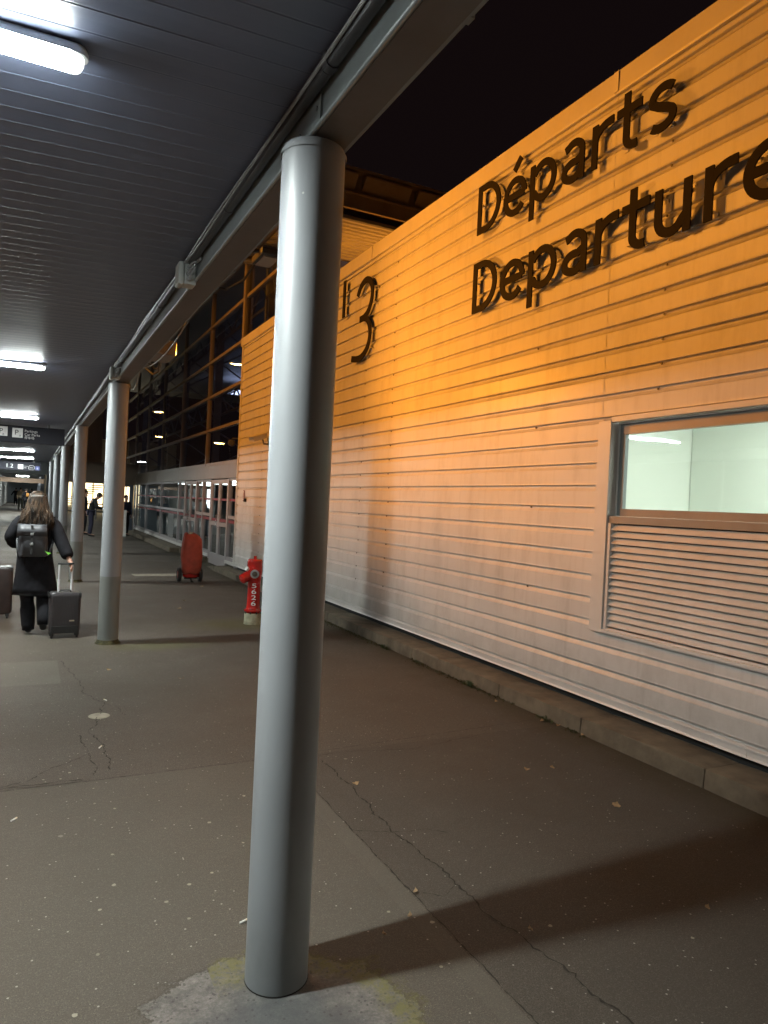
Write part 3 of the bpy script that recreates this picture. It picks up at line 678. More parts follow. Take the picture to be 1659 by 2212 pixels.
for a, b_ in ((-2, 1.2), (1.205, 2.05), (2.055, 3.3), (3.305, 5.2), (5.205, 7.6), (7.605, 11), (11.005, 16), (16.005, 22), (22.005, CY1)):
    bm_.rings([[(x, yy, z) for x, z in ((0.742, 3.000), (0.742, 2.975), (0.748, 2.962), (0.762, 2.957), (0.778, 2.962), (0.782, 3.000))] for yy in (a, b_ - 0.004)])
    bm_.rings([[(x, yy, z) for x, z in ((0.738, 3.000), (0.738, 2.973), (0.746, 2.958), (0.762, 2.953), (0.780, 2.958), (0.786, 3.000))] for yy in (b_ - 0.04, b_ - 0.004)])
bm_.build('conduit_channel', 'gutter', can, smooth=True)
bm_ = MB()
for (x, z, r, ph) in ((0.735, 2.985, 0.004, 0), (0.735, 2.972, 0.0035, 1.3)):
    pts = [(x + 0.003 * sin(yy * 3.1 + ph), yy, z + 0.004 * sin(yy * 2.3 + ph * 2) - 0.006 * abs(sin(yy * 1.1 + ph))) for yy in [-2 + i * 0.25 for i in range(int((CY1 + 2) / 0.25))]]
    bm_.tube(pts, r, 6)
bm_.build('cable', 'cable', can, smooth=True)
bm_ = MB(); bm_.box(0.787, 0.795, 2.17, 2.40, 2.878, 2.968)
for yy, zz in ((2.2, 2.93), (2.36, 2.91)): bm_.tube([(0.782, yy, zz), (0.79, yy, zz)], 0.008, 6)
bm_.build('splice_plate', 'beam', can)
# left side beam & posts of the canopy
bm_ = MB(); bm_.box(XL - 0.1, XL + 0.02, -11, CY1, 2.72, 3.02); bm_.build('rear_beam', 'beam', can)
# electrical boxes on the beam
def jbox(yc, zc, label, s=1.0):
    e = empty('junction_box', label, 'junction box', 'junction boxes on the canopy beam', loc=(0.75, yc, zc))
    m_ = MB(); m_.box(-0.055, -0.02, -0.06, 0.055, -0.065 * s, 0.065 * s); o_ = m_.build('lid', 'box', e, bevel=0.012)
    m_ = MB(); m_.box(-0.02, 0.045, -0.05, 0.048, -0.058 * s, 0.058 * s); m_.build('body', 'box', e, bevel=0.006)
    m_ = MB()
    for q in range(3):
        m_.tube([(0.0, -0.05, -0.03 + q * 0.03), (0.0, -0.075, -0.03 + q * 0.03)], 0.013, 10)
        m_.tube([(0.0, -0.07, -0.03 + q * 0.03), (0.005, -0.11, -0.02 + q * 0.03), (0.02, -0.13, 0.02 + q * 0.015), (0.03, -0.10, 0.05), (0.035, -0.2, 0.045 + 0.01 * q)], 0.006, 6)
    m_.build('cable_gland', 'cable', e, smooth=True)
    return e
jbox(4.16, 2.905, 'grey plastic junction box with looping cables on the beam left of the big column')
jbox(7.95, 2.90, 'smaller looking grey junction box on the beam above the second column')

# columns
CY_ = [2.325, 8.32, 14.12, 20.5, 26.7, 33.0, 38.4]
clab = ['big grey blue round steel column in the foreground', 'second round column, orange on its right side, beside the ribbed suitcase', 'third round column, standing left of the two men',
        'fourth round column, just left of the bright opening', 'fifth round column of the receding row', 'sixth round column of the receding row', 'farthest round column of the row under the canopy']
for i, yc in enumerate(CY_):
    xc_ = 0.828 if i < 2 else 0.80
    e = empty('canopy_column', clab[i], 'column', 'round columns of the canopy', loc=(xc_, yc, 0))
    m_ = MB(); m_.lathe(0, 0, [(0.108, 0), (0.108, 2.835), (0.1085, 2.845), (0.104, 2.855), (0.02, 2.856)], 64); m_.build('shaft', 'col1' if i == 0 else 'col2', e, smooth=True)
    m_ = MB(); m_.lathe(0, 0, [(0.1125, 2.824), (0.1125, 2.838), (0.109, 2.840)], 48, cap=False); m_.build('top_collar', 'col2', e, smooth=True)
    m_ = MB(); m_.lathe(0, 0, [(0.135 if i else 0.1095, 0.0015), (0.12 if i else 0.109, 0.003 if i == 0 else 0.02), (0.1085, 0.006 if i == 0 else 0.045)], 40, cap=False); m_.build('foot_seal', 'joint' if i == 0 else 'moss', e, smooth=True)

# tube luminaires under the ceiling
def tube_light(yc, label, x0=-1.37, x1=0.106, zc=2.945, ceil=None):
    e = empty('ceiling_light', label, 'ceiling light', 'tube lights across the canopy ceiling', loc=((x0 + x1) / 2, yc, zc))
    L_ = (x1 - x0) / 2; w_ = 0.035
    def ring(z, k, wk):
        out = []
        for s_ in (1, -1):
            for a in range(9):
                th = -pi / 2 + pi * a / 8
                out.append((s_ * (L_ - w_ + cos(th) * w_ * wk) , s_ * sin(th) * w_ * wk, z))
        return out
    Le = L_ - 0.045
    m_ = MB(); m_.rings([[(x_, y_, z_) for y_, z_ in ((-w_, 0.004), (-w_ * .97, -0.016), (-w_ * .7, -0.030), (w_ * .7, -0.030), (w_ * .97, -0.016), (w_, 0.004))] for x_ in (-Le, Le)], cap=False); o_ = m_.build('diffuser', 'tube', e); o_.data.materials.append(M['tubeside'])
    for p_ in o_.data.polygons: p_.material_index = 0 if abs(p_.normal.z) > 0.95 else 1
    for s_ in (-1, 1):
        m_ = MB(); rr_ = []
        for z_, k_ in ((-0.034, .62), (-0.031, .80), (-0.017, 1.0), (0.0045, 1.02)):
            rr_.append([(s_ * (Le + 0.002), w_ * k_, z_)] + [(s_ * (Le + 0.0 + cos(-pi / 2 + pi * q / 8) * w_ * k_), -sin(-pi / 2 + pi * q / 8) * w_ * k_, z_) for q in range(9)] + [(s_ * (Le + 0.002), -w_ * k_, z_)])
        m_.rings(rr_); m_.build('end_cap', 'tubecap', e, smooth=True)
    m_ = MB(); m_.rings([ring(0.0045, 1, 1.06), ring(0.020, 1, 1.06), ring(0.034, 1, 0.85)])
    m_.box(-L_ * 0.7, L_ * 0.7, -0.02, 0.02, 0.03, 0.06)
    m_.build('housing', 'tubeh', e)
    return e
LY = [-3.7 + 0, 2.36, 8.36, 14.3, 20.4, 26.6, 33.2]
llab = ['', 'nearest white tube light at the upper left of the ceiling', 'second white tube light down the ceiling', 'third white tube light, just before the parking sign',
        'fourth white tube light, hidden behind the parking sign', 'white tube light directly below the parking sign', 'white tube light just above the 1.2 sign']
for yc, lb_ in list(zip(LY, llab))[1:]: tube_light(yc, lb_)

# floodlight with open gear tray on the outer side of the beam
fd = empty('floodlight', 'lit sodium floodlight hanging outside the beam with its cover panel swung open', 'floodlight', 'floodlights outside the beam', loc=(1.30, 8.25, 3.27))
h = MB(); h.box(-0.16, 0.10, -0.10, 0.45, -0.06, 0.10); h.build('housing', 'beige', fd, bevel=0.02)
h = MB(); h.box(-0.26, 0.02, -0.62, -0.12, 0.02, 0.035, Matrix.Rotation(radians(-40), 3, 'Y') @ Matrix.Rotation(radians(-9), 3, 'X')); h.build('cover_panel', 'cap', fd)
h = MB(); h.box(0.101, 0.106, -0.05, 0.40, -0.03, 0.08); h.build('lens', 'sodlens2', fd)
h = MB(); h.tube([(0, 0.45, 0.0), (0.02, 0.6, -0.14), (-0.02, 0.75, -0.16), (-0.12, 0.9, -0.05), (-0.33, 1.0, -0.05)], 0.011, 6); h.tube([(0, 0.42, 0.0), (0.03, 0.55, -0.09), (0, 0.7, -0.10), (-0.1, 0.8, 0.0), (-0.33, 0.85, -0.1)], 0.009, 6); h.tube([(-0.16, 0.2, 0.02), (-0.34, 0.2, -0.06)], 0.018, 6); h.build('cable', 'gutter', fd, smooth=True)
ld = bpy.data.lights.new('flood_light', 'SPOT'); ld.energy = 245; ld.color = SODIUM; ld.spot_size = radians(165); ld.spot_blend = 1.0; ld.shadow_soft_size = 0.045
lo = bpy.data.objects.new('flood_light', ld); COL.objects.link(lo); lo.parent = fd; lo.location = (0.24, 0.16, 0.02)
lo.rotation_euler = Vector((2.6, -4.4, 1.0)).to_track_quat('-Z', 'Y').to_euler()
f2 = empty('floodlight', 'small flat unlit lamp just left of the big column below the beam edge', 'floodlight', 'floodlights outside the beam', loc=(1.30, 4.45, 3.20))
h = MB(); h.box(-0.07, 0.06, -0.12, 0.12, -0.02, 0.03); h.build('housing', 'gutter', f2, bevel=0.012)
h = MB(); h.box(-0.05, 0.045, -0.10, 0.10, -0.026, -0.0205); h.build('lens', 'beige', f2)
h = MB(); h.tube([(-0.03, 0.1, 0.02), (-0.08, 0.25, -0.09), (-0.16, 0.4, -0.13), (-0.34, 0.5, -0.08)], 0.008, 6); h.tube([(-0.05, -0.05, 0.02), (-0.34, 0.0, -0.02)], 0.012, 6); h.build('cable', 'gutter', f2, smooth=True)
# loose cable sagging under the outer edge
h = MB(); h.tube([(0.965, 5.0 + t * 2.6, 2.93 - 0.10 * sin(pi * t)) for t in [i / 16 for i in range(17)]], 0.006, 6); h.tube([(0.965, 7.7 + t * 0.9, 2.92 - 0.13 * sin(pi * t)) for t in [i / 12 for i in range(13)]], 0.008, 6)
tag(h.build('sagging_cable', 'cable', smooth=True), 'thin cable sagging below the outer canopy edge past the open floodlight', 'cable')

# hanging signs
def sign(name, label, y, x0, x1, z0, z1, items):
    e = empty(name, label, 'sign', loc=((x0 + x1) / 2, y, z1))
    m_ = MB(); m_.box(x0, x1, y, y + 0.12, z0, z1); P_(m_.build('panel', 'signdark', bevel=0.004), e)
    m_ = MB(); 
    for xx in (x0 + 0.3, x1 - 0.3): m_.box(xx - 0.015, xx + 0.015, y + 0.04, y + 0.08, z1, cz(xx))
    P_(m_.build('hanger', 'gutter'), e)
    for it in items:
        if it[0] == 'tile':
            _, xx, zz, s_, mt = it; m_ = MB(); m_.box(xx, xx + s_, y - 0.006, y - 0.0005, zz, zz + s_); P_(m_.build('pictogram_tile', mt, bevel=0.002), e)
        elif it[0] == 'txt':
            _, t_, xx, zz, hh, mt = it[:6]; o_ = text_mesh(t_, hh, 0.0, 'lettering', mt, None, frame_m((xx, y - (0.009 if len(it) > 6 else 0.003), zz), (1, 0, 0), (0, 0, 1)))
            P_(o_, e)
        elif it[0] == 'ring':
            _, xx, zz, rx, rz = it; m_ = MB()
            pts = [(xx + rx * math.copysign(abs(cos(a)) ** .6, cos(a)), y - 0.004, zz + rz * math.copysign(abs(sin(a)) ** .6, sin(a))) for a in [i * pi / 14 for i in range(29)]]; m_.tube(pts, 0.008, 4); P_(m_.build('oval_outline', 'signlight'), e)
SY = 16.2
sign('parking_sign', 'dark hanging sign with white P tiles reading Parkings Car Parks', SY, -2.3, 0.60, 2.585, 2.925, [
    ('tile', -0.64, 2.700, 0.19, 'signlight'), ('txt', 'P', -0.60, 2.755, 0.10, 'signdark', 1), ('txt', 'R', -0.54, 2.71, 0.045, 'signdark', 1),
    ('tile', -0.365, 2.685, 0.19, 'signlight'), ('txt', 'P', -0.325, 2.74, 0.105, 'signdark', 1), ('txt', 'X', -0.245, 2.705, 0.045, 'signdark', 1),
    ('txt', 'Parkings', -0.145, 2.805, 0.052, 'signlight'), ('txt', 'Car Parks', -0.145, 2.735, 0.052, 'signlight'), ('txt', '停车场', -0.145, 2.672, 0.045, 'signlight')])
sign('direction_sign', 'farther dark hanging sign with the number 1.2 and pale pictograms', 34.2, -2.3, 0.40, 2.455, 2.80, [
    ('txt', '1.2', -0.98, 2.54, 0.18, 'signlight'), ('tile', -0.50, 2.50, 0.20, 'signlight'), ('txt', 'P', -0.44, 2.55, 0.10, 'signdark', 1), ('ring', 0.02, 2.58, 0.11, 0.09), ('txt', 'Gate', -0.05, 2.56, 0.05, 'signlight'),
    ('txt', 'Sortie', -0.26, 2.62, 0.04, 'signlight'), ('txt', 'Exit', -0.26, 2.55, 0.04, 'signlight'), ('tile', 0.17, 2.49, 0.16, 'signblue'), ('txt', '8', 0.22, 2.52, 0.09, 'signlight', 1)])

# ------------------------------------------------------------------ farther walkway
fw = empty('far_walkway', 'lower walkway roof beyond the far hanging sign with its own lit ceiling', 'canopy', loc=(0, 39, 0))
m_ = MB(); m_.box(XL - .1, 0.96, 38.62, 38.8, 2.40, 3.2); P_(m_.build('drop_beam', 'beam'), fw)
m_ = MB(); m_.box(XL - .1, 0.9, 38.8, 96, 2.86, 2.98); P_(m_.build('ceiling', 'beam'), fw)
m_ = MB(); m_.box(XL - .1, 0.9, 58, 58.3, 2.12, 2.45); P_(m_.build('orange_beam', 'brownwall'), fw)
m_ = MB(); m_.box(XL - .4, 4, 96, 96.2, 0, 3.0); P_(m_.build('end_wall', 'beam'), fw)
m_ = MB(); m_.box(0.75, 0.95, 62, 96, 0, 2.86); P_(m_.build('side_wall', 'greyp'), fw)
for yc, x0, x1, lb_ in ((44, -1.7, 0.02, 'tube light just past the drop beam of the far walkway'), (50, -2.1, -0.45, 'tube light of the far walkway set farther left'), (56, -1.5, -0.02, 'tube light of the far walkway before the brown beam'), (72, -1.2, -0.1, 'farthest tube light, seen under the brown beam'), (86, -1.2, -0.1, 'last tube light near the end wall')):
    tube_light(yc, lb_, x0, x1, 2.83)
# left hand posts and panels far down
for i, yy in enumerate((48, 52.5, 57, 61.5)):
    m_ = MB(); m_.box(-2.42, -2.30, yy, yy + 0.12, 0, 2.86); m_.box(-2.46, -2.26, yy - 0.04, yy + 0.16, 0, 0.12)
    tag(m_.build('walkway_post', 'metal'), ['nearest pale square post at the left edge of the far walkway', 'second pale square post at the left of the far walkway', 'third pale square post at the left of the far walkway', 'farthest pale square post at the left of the far walkway'][i], 'post', 'pale posts left of the far walkway')
sp = empty('glazed_screen', 'ribbed pale screen wall with a low base along the left of the far walkway', 'screen', loc=(-2.5, 70, 0))
m_ = MB()
for i in range(30): m_.box(-2.42, -2.36, 62 + i * 1.1, 62.35 + i * 1.1, 0.0, 2.86)
P_(m_.build('rib', 'cap'), sp)
m_ = MB(); m_.box(-2.50, -2.44, 46, 95, 0.0, 2.86); P_(m_.build('backing', 'beam'), sp)
m_ = MB(); m_.box(-2.435, -2.43, 46.5, 51.5, 0.7, 2.5); P_(m_.build('backlit_panel', 'litpanel'), sp)
lt = empty('litter_bin', 'dark round litter bin at the left of the far walkway', 'litter bin', loc=(-1.98, 50, 0))
m_ = MB(); m_.lathe(0, 0, [(0.16, 0), (0.19, 0.04), (0.19, 0.8), (0.2, 0.82)], 20); m_.build('drum', 'gutter', lt, smooth=True)
m_ = MB(); m_.lathe(0, 0, [(0.2, 0.9), (0.2, 0.93), (0.05, 1.0)], 20); m_.tube([(0.15, 0, 0.8), (0.15, 0, 0.92)], 0.01); m_.tube([(-0.15, 0, 0.8), (-0.15, 0, 0.92)], 0.01); m_.build('lid', 'metal', lt)

# ------------------------------------------------------------------ glazed hall beyond the clad block
hall = empty('glass_hall', 'tall hall with dark gridded glass front beyond the clad block', 'building', loc=(6, 25, 0))
FX = 4.10
vY = [12.2, 15.42, 18.8, 22.35, 25.88, 29.4, 32.9, 36.8, 40.6]
hZ = [2.50, 3.38, 4.25, 5.17, 6.10, 7.02, 7.20]
# upper glazing
for i in range(len(vY) - 1):
    for j in range(len(hZ) - 2):
        if vY[i] < 15 and hZ[j] < 5.1: continue
        m_ = MB(); a, b_, c, d_ = vY[i], vY[i + 1], hZ[j], hZ[j + 1]
        t1, t2 = random.uniform(-.004, .004), random.uniform(-.004, .004)
        m_.quad((FX + 0.03 + t1, a, c), (FX + 0.03 + t2, b_, c), (FX + 0.03 - t1, b_, d_), (FX + 0.03 - t2, a, d_))
        P_(m_.build('window_pane', 'glassd'), hall)
for yv in vY[1:]:
    m_ = MB(); m_.box(FX - 0.02, FX + 0.08, yv - 0.035, yv + 0.035, 2.5, 7.2); P_(m_.build('mullion', 'beige'), hall)
for j, zv in enumerate(hZ):
    m_ = MB(); y0 = 12.2 if zv > 5.1 else 15.42
    for a, b_ in zip(vY, vY[1:]):
        if a >= y0 - 0.1: m_.box(FX - 0.015, FX + 0.07, a + 0.035, b_ - 0.035, zv - 0.035, zv + 0.035)
    P_(m_.build('transom', 'beige'), hall)
m_ = MB(); m_.box(4.05, FX + 0.1, 12.12, 12.26, 5.175, 7.2); P_(m_.build('corner_post', 'beige'), hall)
m_ = MB(); m_.box(FX - 0.06, FX - 0.015, 15.36, 15.5, 5.17, 7.2); P_(m_.build('corner_post', 'beige'), hall)
# fascia band over the doors
m_ = MB()
for a, b_ in ((15.42, 18.2), (18.21, 22.3), (22.31, 26.5), (26.51, 32.0)): m_.box(FX - 0.06, FX + 0.05, a, b_, 2.12, 2.462)
P_(m_.build('fascia_band', 'fascia', bevel=0.004), hall)
# ground floor framing
def bar(y0, y1, z0, z1, mt='frame', x0=FX - 0.02, x1=FX + 0.05, nm='frame_bar'):
    m_ = MB(); m_.box(x0, x1, y0, y1, z0, z1); return P_(m_.build(nm, mt), hall)
gv = [15.40, 16.22, 17.97, 18.9, 19.72, 21.35, 22.3, 25.6, 29.2, 31.9]
for yv in gv: bar(yv - 0.035, yv + 0.035, 0.13, 2.12, 'frame', FX - 0.03, FX + 0.05, 'frame_post')
for a, b_ in ((15.4, 16.22), (17.97, 18.9), (18.9, 19.72), (21.35, 22.3), (22.3, 25.6), (25.6, 29.2), (29.2, 31.9)):
    for z0, z1 in ((1.19, 1.26), (0.24, 0.32), (2.06, 2.12)): bar(a + 0.035, b_ - 0.035, z0, z1, 'frame', FX - 0.018, FX + 0.04, 'frame_rail')
for a, b_ in ((15.4, 16.22), (17.97, 18.9), (18.9, 19.72), (21.35, 22.3), (22.3, 25.6), (25.6, 29.2), (29.2, 31.9)):
    m_ = MB(); t1 = random.uniform(-.006, .006)
    m_.quad((FX + 0.02 + t1, a, 0.3), (FX + 0.02 - t1, b_, 0.3), (FX + 0.02 - t1, b_, 2.08), (FX + 0.02 + t1, a, 2.08)); P_(m_.build('ground_floor_pane', 'glass'), hall)
    for zz0, zz1 in ((1.595, 1.645), (1.09, 1.16)): m_ = MB(); m_.box(FX + 0.008, FX + 0.012, a + 0.035, b_ - 0.035, zz0, zz1); P_(m_.build('red_band', 'redband'), hall)
for (a, b_) in ((16.255, 17.935), (19.755, 21.315)):
    mid_ = (a + b_) / 2
    for (p, q) in ((a, mid_ - 0.005), (mid_ + 0.005, b_)):
        m_ = MB(); X0, X1 = FX - 0.02, FX + 0.03
        m_.box(X0, X1, p, p + 0.09, 0.03, 2.10); m_.box(X0, X1, q - 0.09, q, 0.03, 2.10)
        for z0, z1 in ((0.03, 0.30), (0.98, 1.07), (2.0, 2.10)): m_.box(X0 + 0.001, X1 - 0.001, p + 0.09, q - 0.09, z0, z1)
        d = P_(m_.build('door', 'frame'), hall)
        m_ = MB(); m_.quad((FX + 0.005, p + 0.09, 0.30), (FX + 0.005, q - 0.09, 0.30), (FX + 0.005, q - 0.09, 2.0), (FX + 0.005, p + 0.09, 2.0)); o_ = m_.build('door_pane', 'glass'); o_.parent = d
        for zz0, zz1 in ((1.595, 1.645), (1.09, 1.16)): m_ = MB(); m_.box(FX - 0.004, FX + 0.001, p + 0.09, q - 0.09, zz0, zz1); o_ = m_.build('red_band', 'redband'); o_.parent = d
        m_ = MB(); yh = q - 0.045 if p == a else p + 0.045
        m_.tube([(X0 - 0.001, yh, 0.95), (X0 - 0.05, yh, 0.95), (X0 - 0.05, yh, 1.25), (X0 - 0.001, yh, 1.25)], 0.010, 8); o_ = m_.build('handle', 'metal'); o_.parent = d
m_ = MB(); m_.box(FX - 0.05, FX + 0.06, 15.4, 16.2, 0.17, 0.24); m_.box(FX - 0.05, FX + 0.06, 18.0, 19.7, 0.17, 0.24); m_.box(FX - 0.05, FX + 0.06, 21.4, 31.9, 0.17, 0.24); P_(m_.build('sill', 'cap'), hall)
m_ = MB(); m_.box(FX + 0.02, FX + 0.3, 15.3, 16.2, 0, 0.165); m_.box(FX + 0.02, FX + 0.3, 18.0, 31.9, 0, 0.165); P_(m_.build('base_wall', 'kerb'), hall)
# inside: floor, ceiling, back wall, faint lobby lamps, added hall glow boxes, a pale banner, trusses
m_ = MB(); m_.box(FX + 0.1, 12, 15.32, 41, 2.18, 2.46); P_(m_.build('lobby_ceiling', 'greyp'), hall)
m_ = MB(); m_.box(9.5, 9.6, 15.32, 41, 0, 2.18); m_.box(FX + 0.1, 9.5, 31.9, 32.0, 0, 2.18); m_.box(6.2, 6.4, 19.2, 21.0, 0.0, 2.18); P_(m_.build('lobby_wall', 'beam'), hall)
m_ = MB()
for yy in (16.6, 20.2, 24.2, 28.5): m_.box(5.2, 6.5, yy, yy + 0.14, 2.12, 2.175)
P_(m_.build('lobby_lamp', 'lobbylamp'), hall)
m_ = MB()
for (xx, yy, a) in ((4.9, 18.3, 0.25), (5.2, 18.9, -0.15), (4.8, 16.7, 0.2)):
    m_.rings([[(xx + 0.03 * sin(t * 9 + k), yy + a * k / 6 + 0.10 * t, 2.1 - 0.32 * k) for t in (0, .25, .5, .75, 1)] for k in range(6)], cap=False, closed=False)
P_(m_.build('hanging_drape', 'cap', smooth=True), hall)
for (xx, yy, zz) in ((8.5, 19, 6.6), (8.5, 26, 6.6), (8.5, 33, 6.6)):
    m_ = MB(); m_.box(xx - .5, xx + .5, yy - .5, yy + .5, zz, zz + 0.08); P_(m_.build('added_hall_glow', 'hallglow'), hall)  # glowing boxes added so the trusses show dimly through the glass
tr = MB()
for zc_, xx in ((6.6, 4.9), (4.6, 5.3)):
    for dz in (-0.32, 0.32): tr.tube([(xx, 12.5, zc_ + dz), (xx, 40, zc_ + dz)], 0.045, 6)
    yy = 12.6; s_ = 1
    while yy < 40: tr.tube([(xx, yy, zc_ - 0.32 * s_), (xx, yy + 0.9, zc_ + 0.32 * s_)], 0.03, 6); yy += 0.9; s_ = -s_
for yy in (16.0, 21, 26, 31, 36):
    tr.box(4.75, 4.95, yy - 0.06, yy + 0.06, 2.46, 6.9); tr.box(5.7, 5.8, yy - 0.04, yy + 0.04, 2.46, 6.9)
    z_ = 2.6
    while z_ < 6.4: tr.tube([(4.9, yy, z_), (5.75, yy, z_ + 0.5)], 0.025, 5); tr.tube([(5.75, yy, z_ + 0.5), (4.9, yy, z_ + 1.0)], 0.025, 5); z_ += 1.0
for yy in (13.2, 14.1, 15.0): tr.tube([(4.5, yy - 0.7, 5.2), (4.5, yy, 6.9)], 0.03, 6); tr.tube([(4.42, yy, 5.0), (4.42, yy, 6.95)], 0.035, 6)
P_(tr.build('roof_truss', 'truss'), hall)
m_ = MB(); m_.box(13, 13.2, 12, 41, 2.46, 7.2); P_(m_.build('hall_back_wall', 'truss'), hall)
# roof: corrugated soffit, chords and the boxed fascia
co = MB(); pr = []; y = 12.3
while y < 14.6: pr += [(y, 0), (y + 0.055, 0), (y + 0.075, 0.035), (y + 0.125, 0.035), (y + 0.145, 0)]; y += 0.165
co.rings([[(x, yy, 7.00 + dz + (x - 4) * 0.004) for yy, dz in pr] for x in (2.9, 13)], cap=False, closed=False)
P_(co.build('corrugated_soffit', 'roof'), hall)
m_ = MB(); m_.box(2.9, 13, 14.62, 41, 7.22, 7.3); P_(m_.build('roof_deck', 'truss'), hall)
m_ = MB()
m_.box(2.9, 13, 12.0, 12.06, 7.05, 7.30); m_.box(2.9, 13, 11.93, 12.06, 7.30, 7.325); m_.box(2.9, 13, 12.0, 12.06, 7.325, 7.66); m_.box(2.9, 13, 11.80, 12.06, 7.66, 7.70); m_.box(2.9, 13, 12.06, 41, 7.62, 7.68)
m_.box(2.88, 2.94, 12.06, 41, 7.0, 7.62)
xx = 3.02
while xx < 12:
    m_.rings([[(x_, 11.999, 7.36), (x_, 11.80, 7.58), (x_, 11.80, 7.61), (x_, 11.999, 7.62)] for x_ in (xx, xx + 0.95)]); xx += 1.10
P_(m_.build('roof_fascia', 'rust'), hall)
m_ = MB(); m_.box(2.9, 13, 12.20, 12.28, 6.93, 6.99); m_.tube([(2.9, 14.4, 6.75), (13, 14.2, 6.55)], 0.085, 10); m_.tube([(3.0, 13.9, 6.3), (9, 14.6, 7.0)], 0.05, 8); m_.tube([(4.9, 13.2, 5.4), (6.6, 14.2, 6.6)], 0.05, 8)
P_(m_.build('roof_chord', 'truss'), hall)

hl = MB(); hl.box(5.9, 6.3, 12.9, 13.2, 5.25, 5.4); hlo = P_(hl.build('added_lamp_housing', 'gutter'), hall)  # lamp added out of view behind the clad block to light the soffit
ld = bpy.data.lights.new('flood_light', 'SPOT'); ld.energy = 38; ld.color = SODIUM; ld.spot_size = radians(160); ld.shadow_soft_size = 0.03  # spot of the added lamp, aimed up at soffit and truss
lo = bpy.data.objects.new('flood_light', ld); COL.objects.link(lo); lo.location = (6.1, 13.0, 5.46); lo.rotation_euler = (radians(180), 0, 0); P_(lo, hall)
# low cross wing at the end of the forecourt
wing = empty('cross_wing', 'low wing with a brown fascia crossing behind the two men', 'building', loc=(2.5, 32, 0))
m_ = MB(); m_.box(0.97, FX + 0.0, 31.95, 32.2, 2.03, 2.92); P_(m_.build('fascia', 'fascia'), wing)
m_ = MB(); m_.box(0.97, 2.75, 33.4, 33.6, 2.92, 6.4); P_(m_.build('upper_wall', 'brownwall'), wing)
m_ = MB()
for k in range(6): m_.tube([(1.55 + 0.10 * k, 33.36, 6.2), (1.95 + 0.05 * k, 33.36, 2.95)], 0.012, 5)
P_(m_.build('wall_cable', 'beige'), wing)
m_ = MB(); m_.box(3.28, 3.96, 32.0, 32.06, 0, 1.25); m_.box(3.28, 3.36, 32.0, 32.06, 1.25, 2.03); m_.box(3.80, 3.96, 32.0, 32.06, 1.25, 2.03); m_.box(3.36, 3.8, 32.0, 32.06, 1.95, 2.03)
for xx in (3.5, 3.66): m_.box(xx - 0.015, xx + 0.015, 32.0, 32.06, 1.25, 1.95)
P_(m_.build('grey_panel', 'greyp'), wing)
m_ = MB(); m_.tube([(4.0, 31.80, 0), (4.0, 31.80, 2.05)], 0.045, 12); P_(m_.build('downpipe', 'metal'), wing)

# bright building far behind the opening
fb = empty('far_building', 'far brightly lit yellowish building with an outside stair, seen through the opening', 'building', loc=(4, 62, 0))
m_ = MB(); m_.box(1.0, 11, 62, 62.3, 0, 6); P_(m_.build('wall', 'warmwall'), fb)
for i in range(12):
    m_ = MB(); x0 = 1.5 + i * 0.78; m_.box(x0, x0 + 0.66, 61.95, 61.99, 0.5 if i % 3 else 0.05, 2.9); P_(m_.build('window', 'litwin'), fb)
m_ = MB()
for i in range(12): m_.box(1.6 + 0.24 * i, 2.6 + 0.24 * i, 59.0, 59.8, 0.16 * i + 0.4, 0.16 * i + 0.47)
m_.box(1.55, 5.0, 60, 60.1, 0.9, 0.95)
P_(m_.build('stair', 'truss'), fb)
m_ = MB(); m_.tube([(1.2, 46, 0.95), (5, 46, 0.95)], 0.04, 6); m_.tube([(1.2, 46, 0.5), (5, 46, 0.5)], 0.03, 6)
for xx in (1.2, 2.4, 3.6, 5): m_.tube([(xx, 46, 0), (xx, 46, 0.95)], 0.04, 6)
tag(m_.build('guard_rail', 'gutter'), 'dark guard rail silhouetted before the bright far building', 'railing')

# ------------------------------------------------------------------ sodium and white street lamps, the first an added fill
def street_lamp(x, y, z, label, lens='sodlens', power=0, colr=SODIUM, aim=None, size=0.55, grp='street lamps across the access road', z0=0):
    e = empty('street_lamp', label, 'street lamp', grp, loc=(x, y, 0))
    m_ = MB(); m_.tube([(-0.9, 0, z0), (-0.9, 0, z - 0.5), (-0.8, 0, z - 0.1), (-0.35, 0, z + 0.06)], [0.09, 0.06, 0.05, 0.04], 10); m_.build('pole', 'metal', e, smooth=True)
    m_ = MB(); m_.box(-0.4, 0.3, -0.13, 0.13, z + 0.0, z + 0.14); m_.build('lamp_head', 'beam', e, bevel=0.03)
    m_ = MB(); m_.ell([(0, 0, z - 0.08, size * .4, 0.05), (0, 0, z - 0.05, size * .8, 0.10), (0, 0, z - 0.001, size, 0.12)], 16); m_.build('lens', lens, e, smooth=True)
    if power:
        ld = bpy.data.lights.new('fill_light', 'SPOT'); ld.energy = power; ld.color = colr; ld.spot_size = radians(150); ld.spot_blend = 0.6; ld.shadow_soft_size = 1.6
        lo = bpy.data.objects.new('fill_light', ld); COL.objects.link(lo); lo.parent = e; lo.location = (0.1, 0, z - 0.16)
        d_ = (Vector(aim) - Vector((x, y, z))).normalized(); lo.rotation_euler = d_.to_track_quat('-Z', 'Y').to_euler()
    return e
street_lamp(-7.5, 13.0, 9.2, 'added sodium fill lamp on a pole across the access road beyond the canopy', power=3000, aim=(4.05, 3.0, 1.5))  # added fill light for the cladding, given a pole and head
street_lamp(-4.4, 48.8, 10.9, 'tall sodium street lamp seen mirrored near the corner of the hall glass')
street_lamp(-4.4, 84.0, 11.1, 'farther sodium street lamp mirrored high in the middle of the hall glass')
street_lamp(-4.4, 82.0, 8.2, 'lower far sodium street lamp mirrored in the middle of the hall glass')
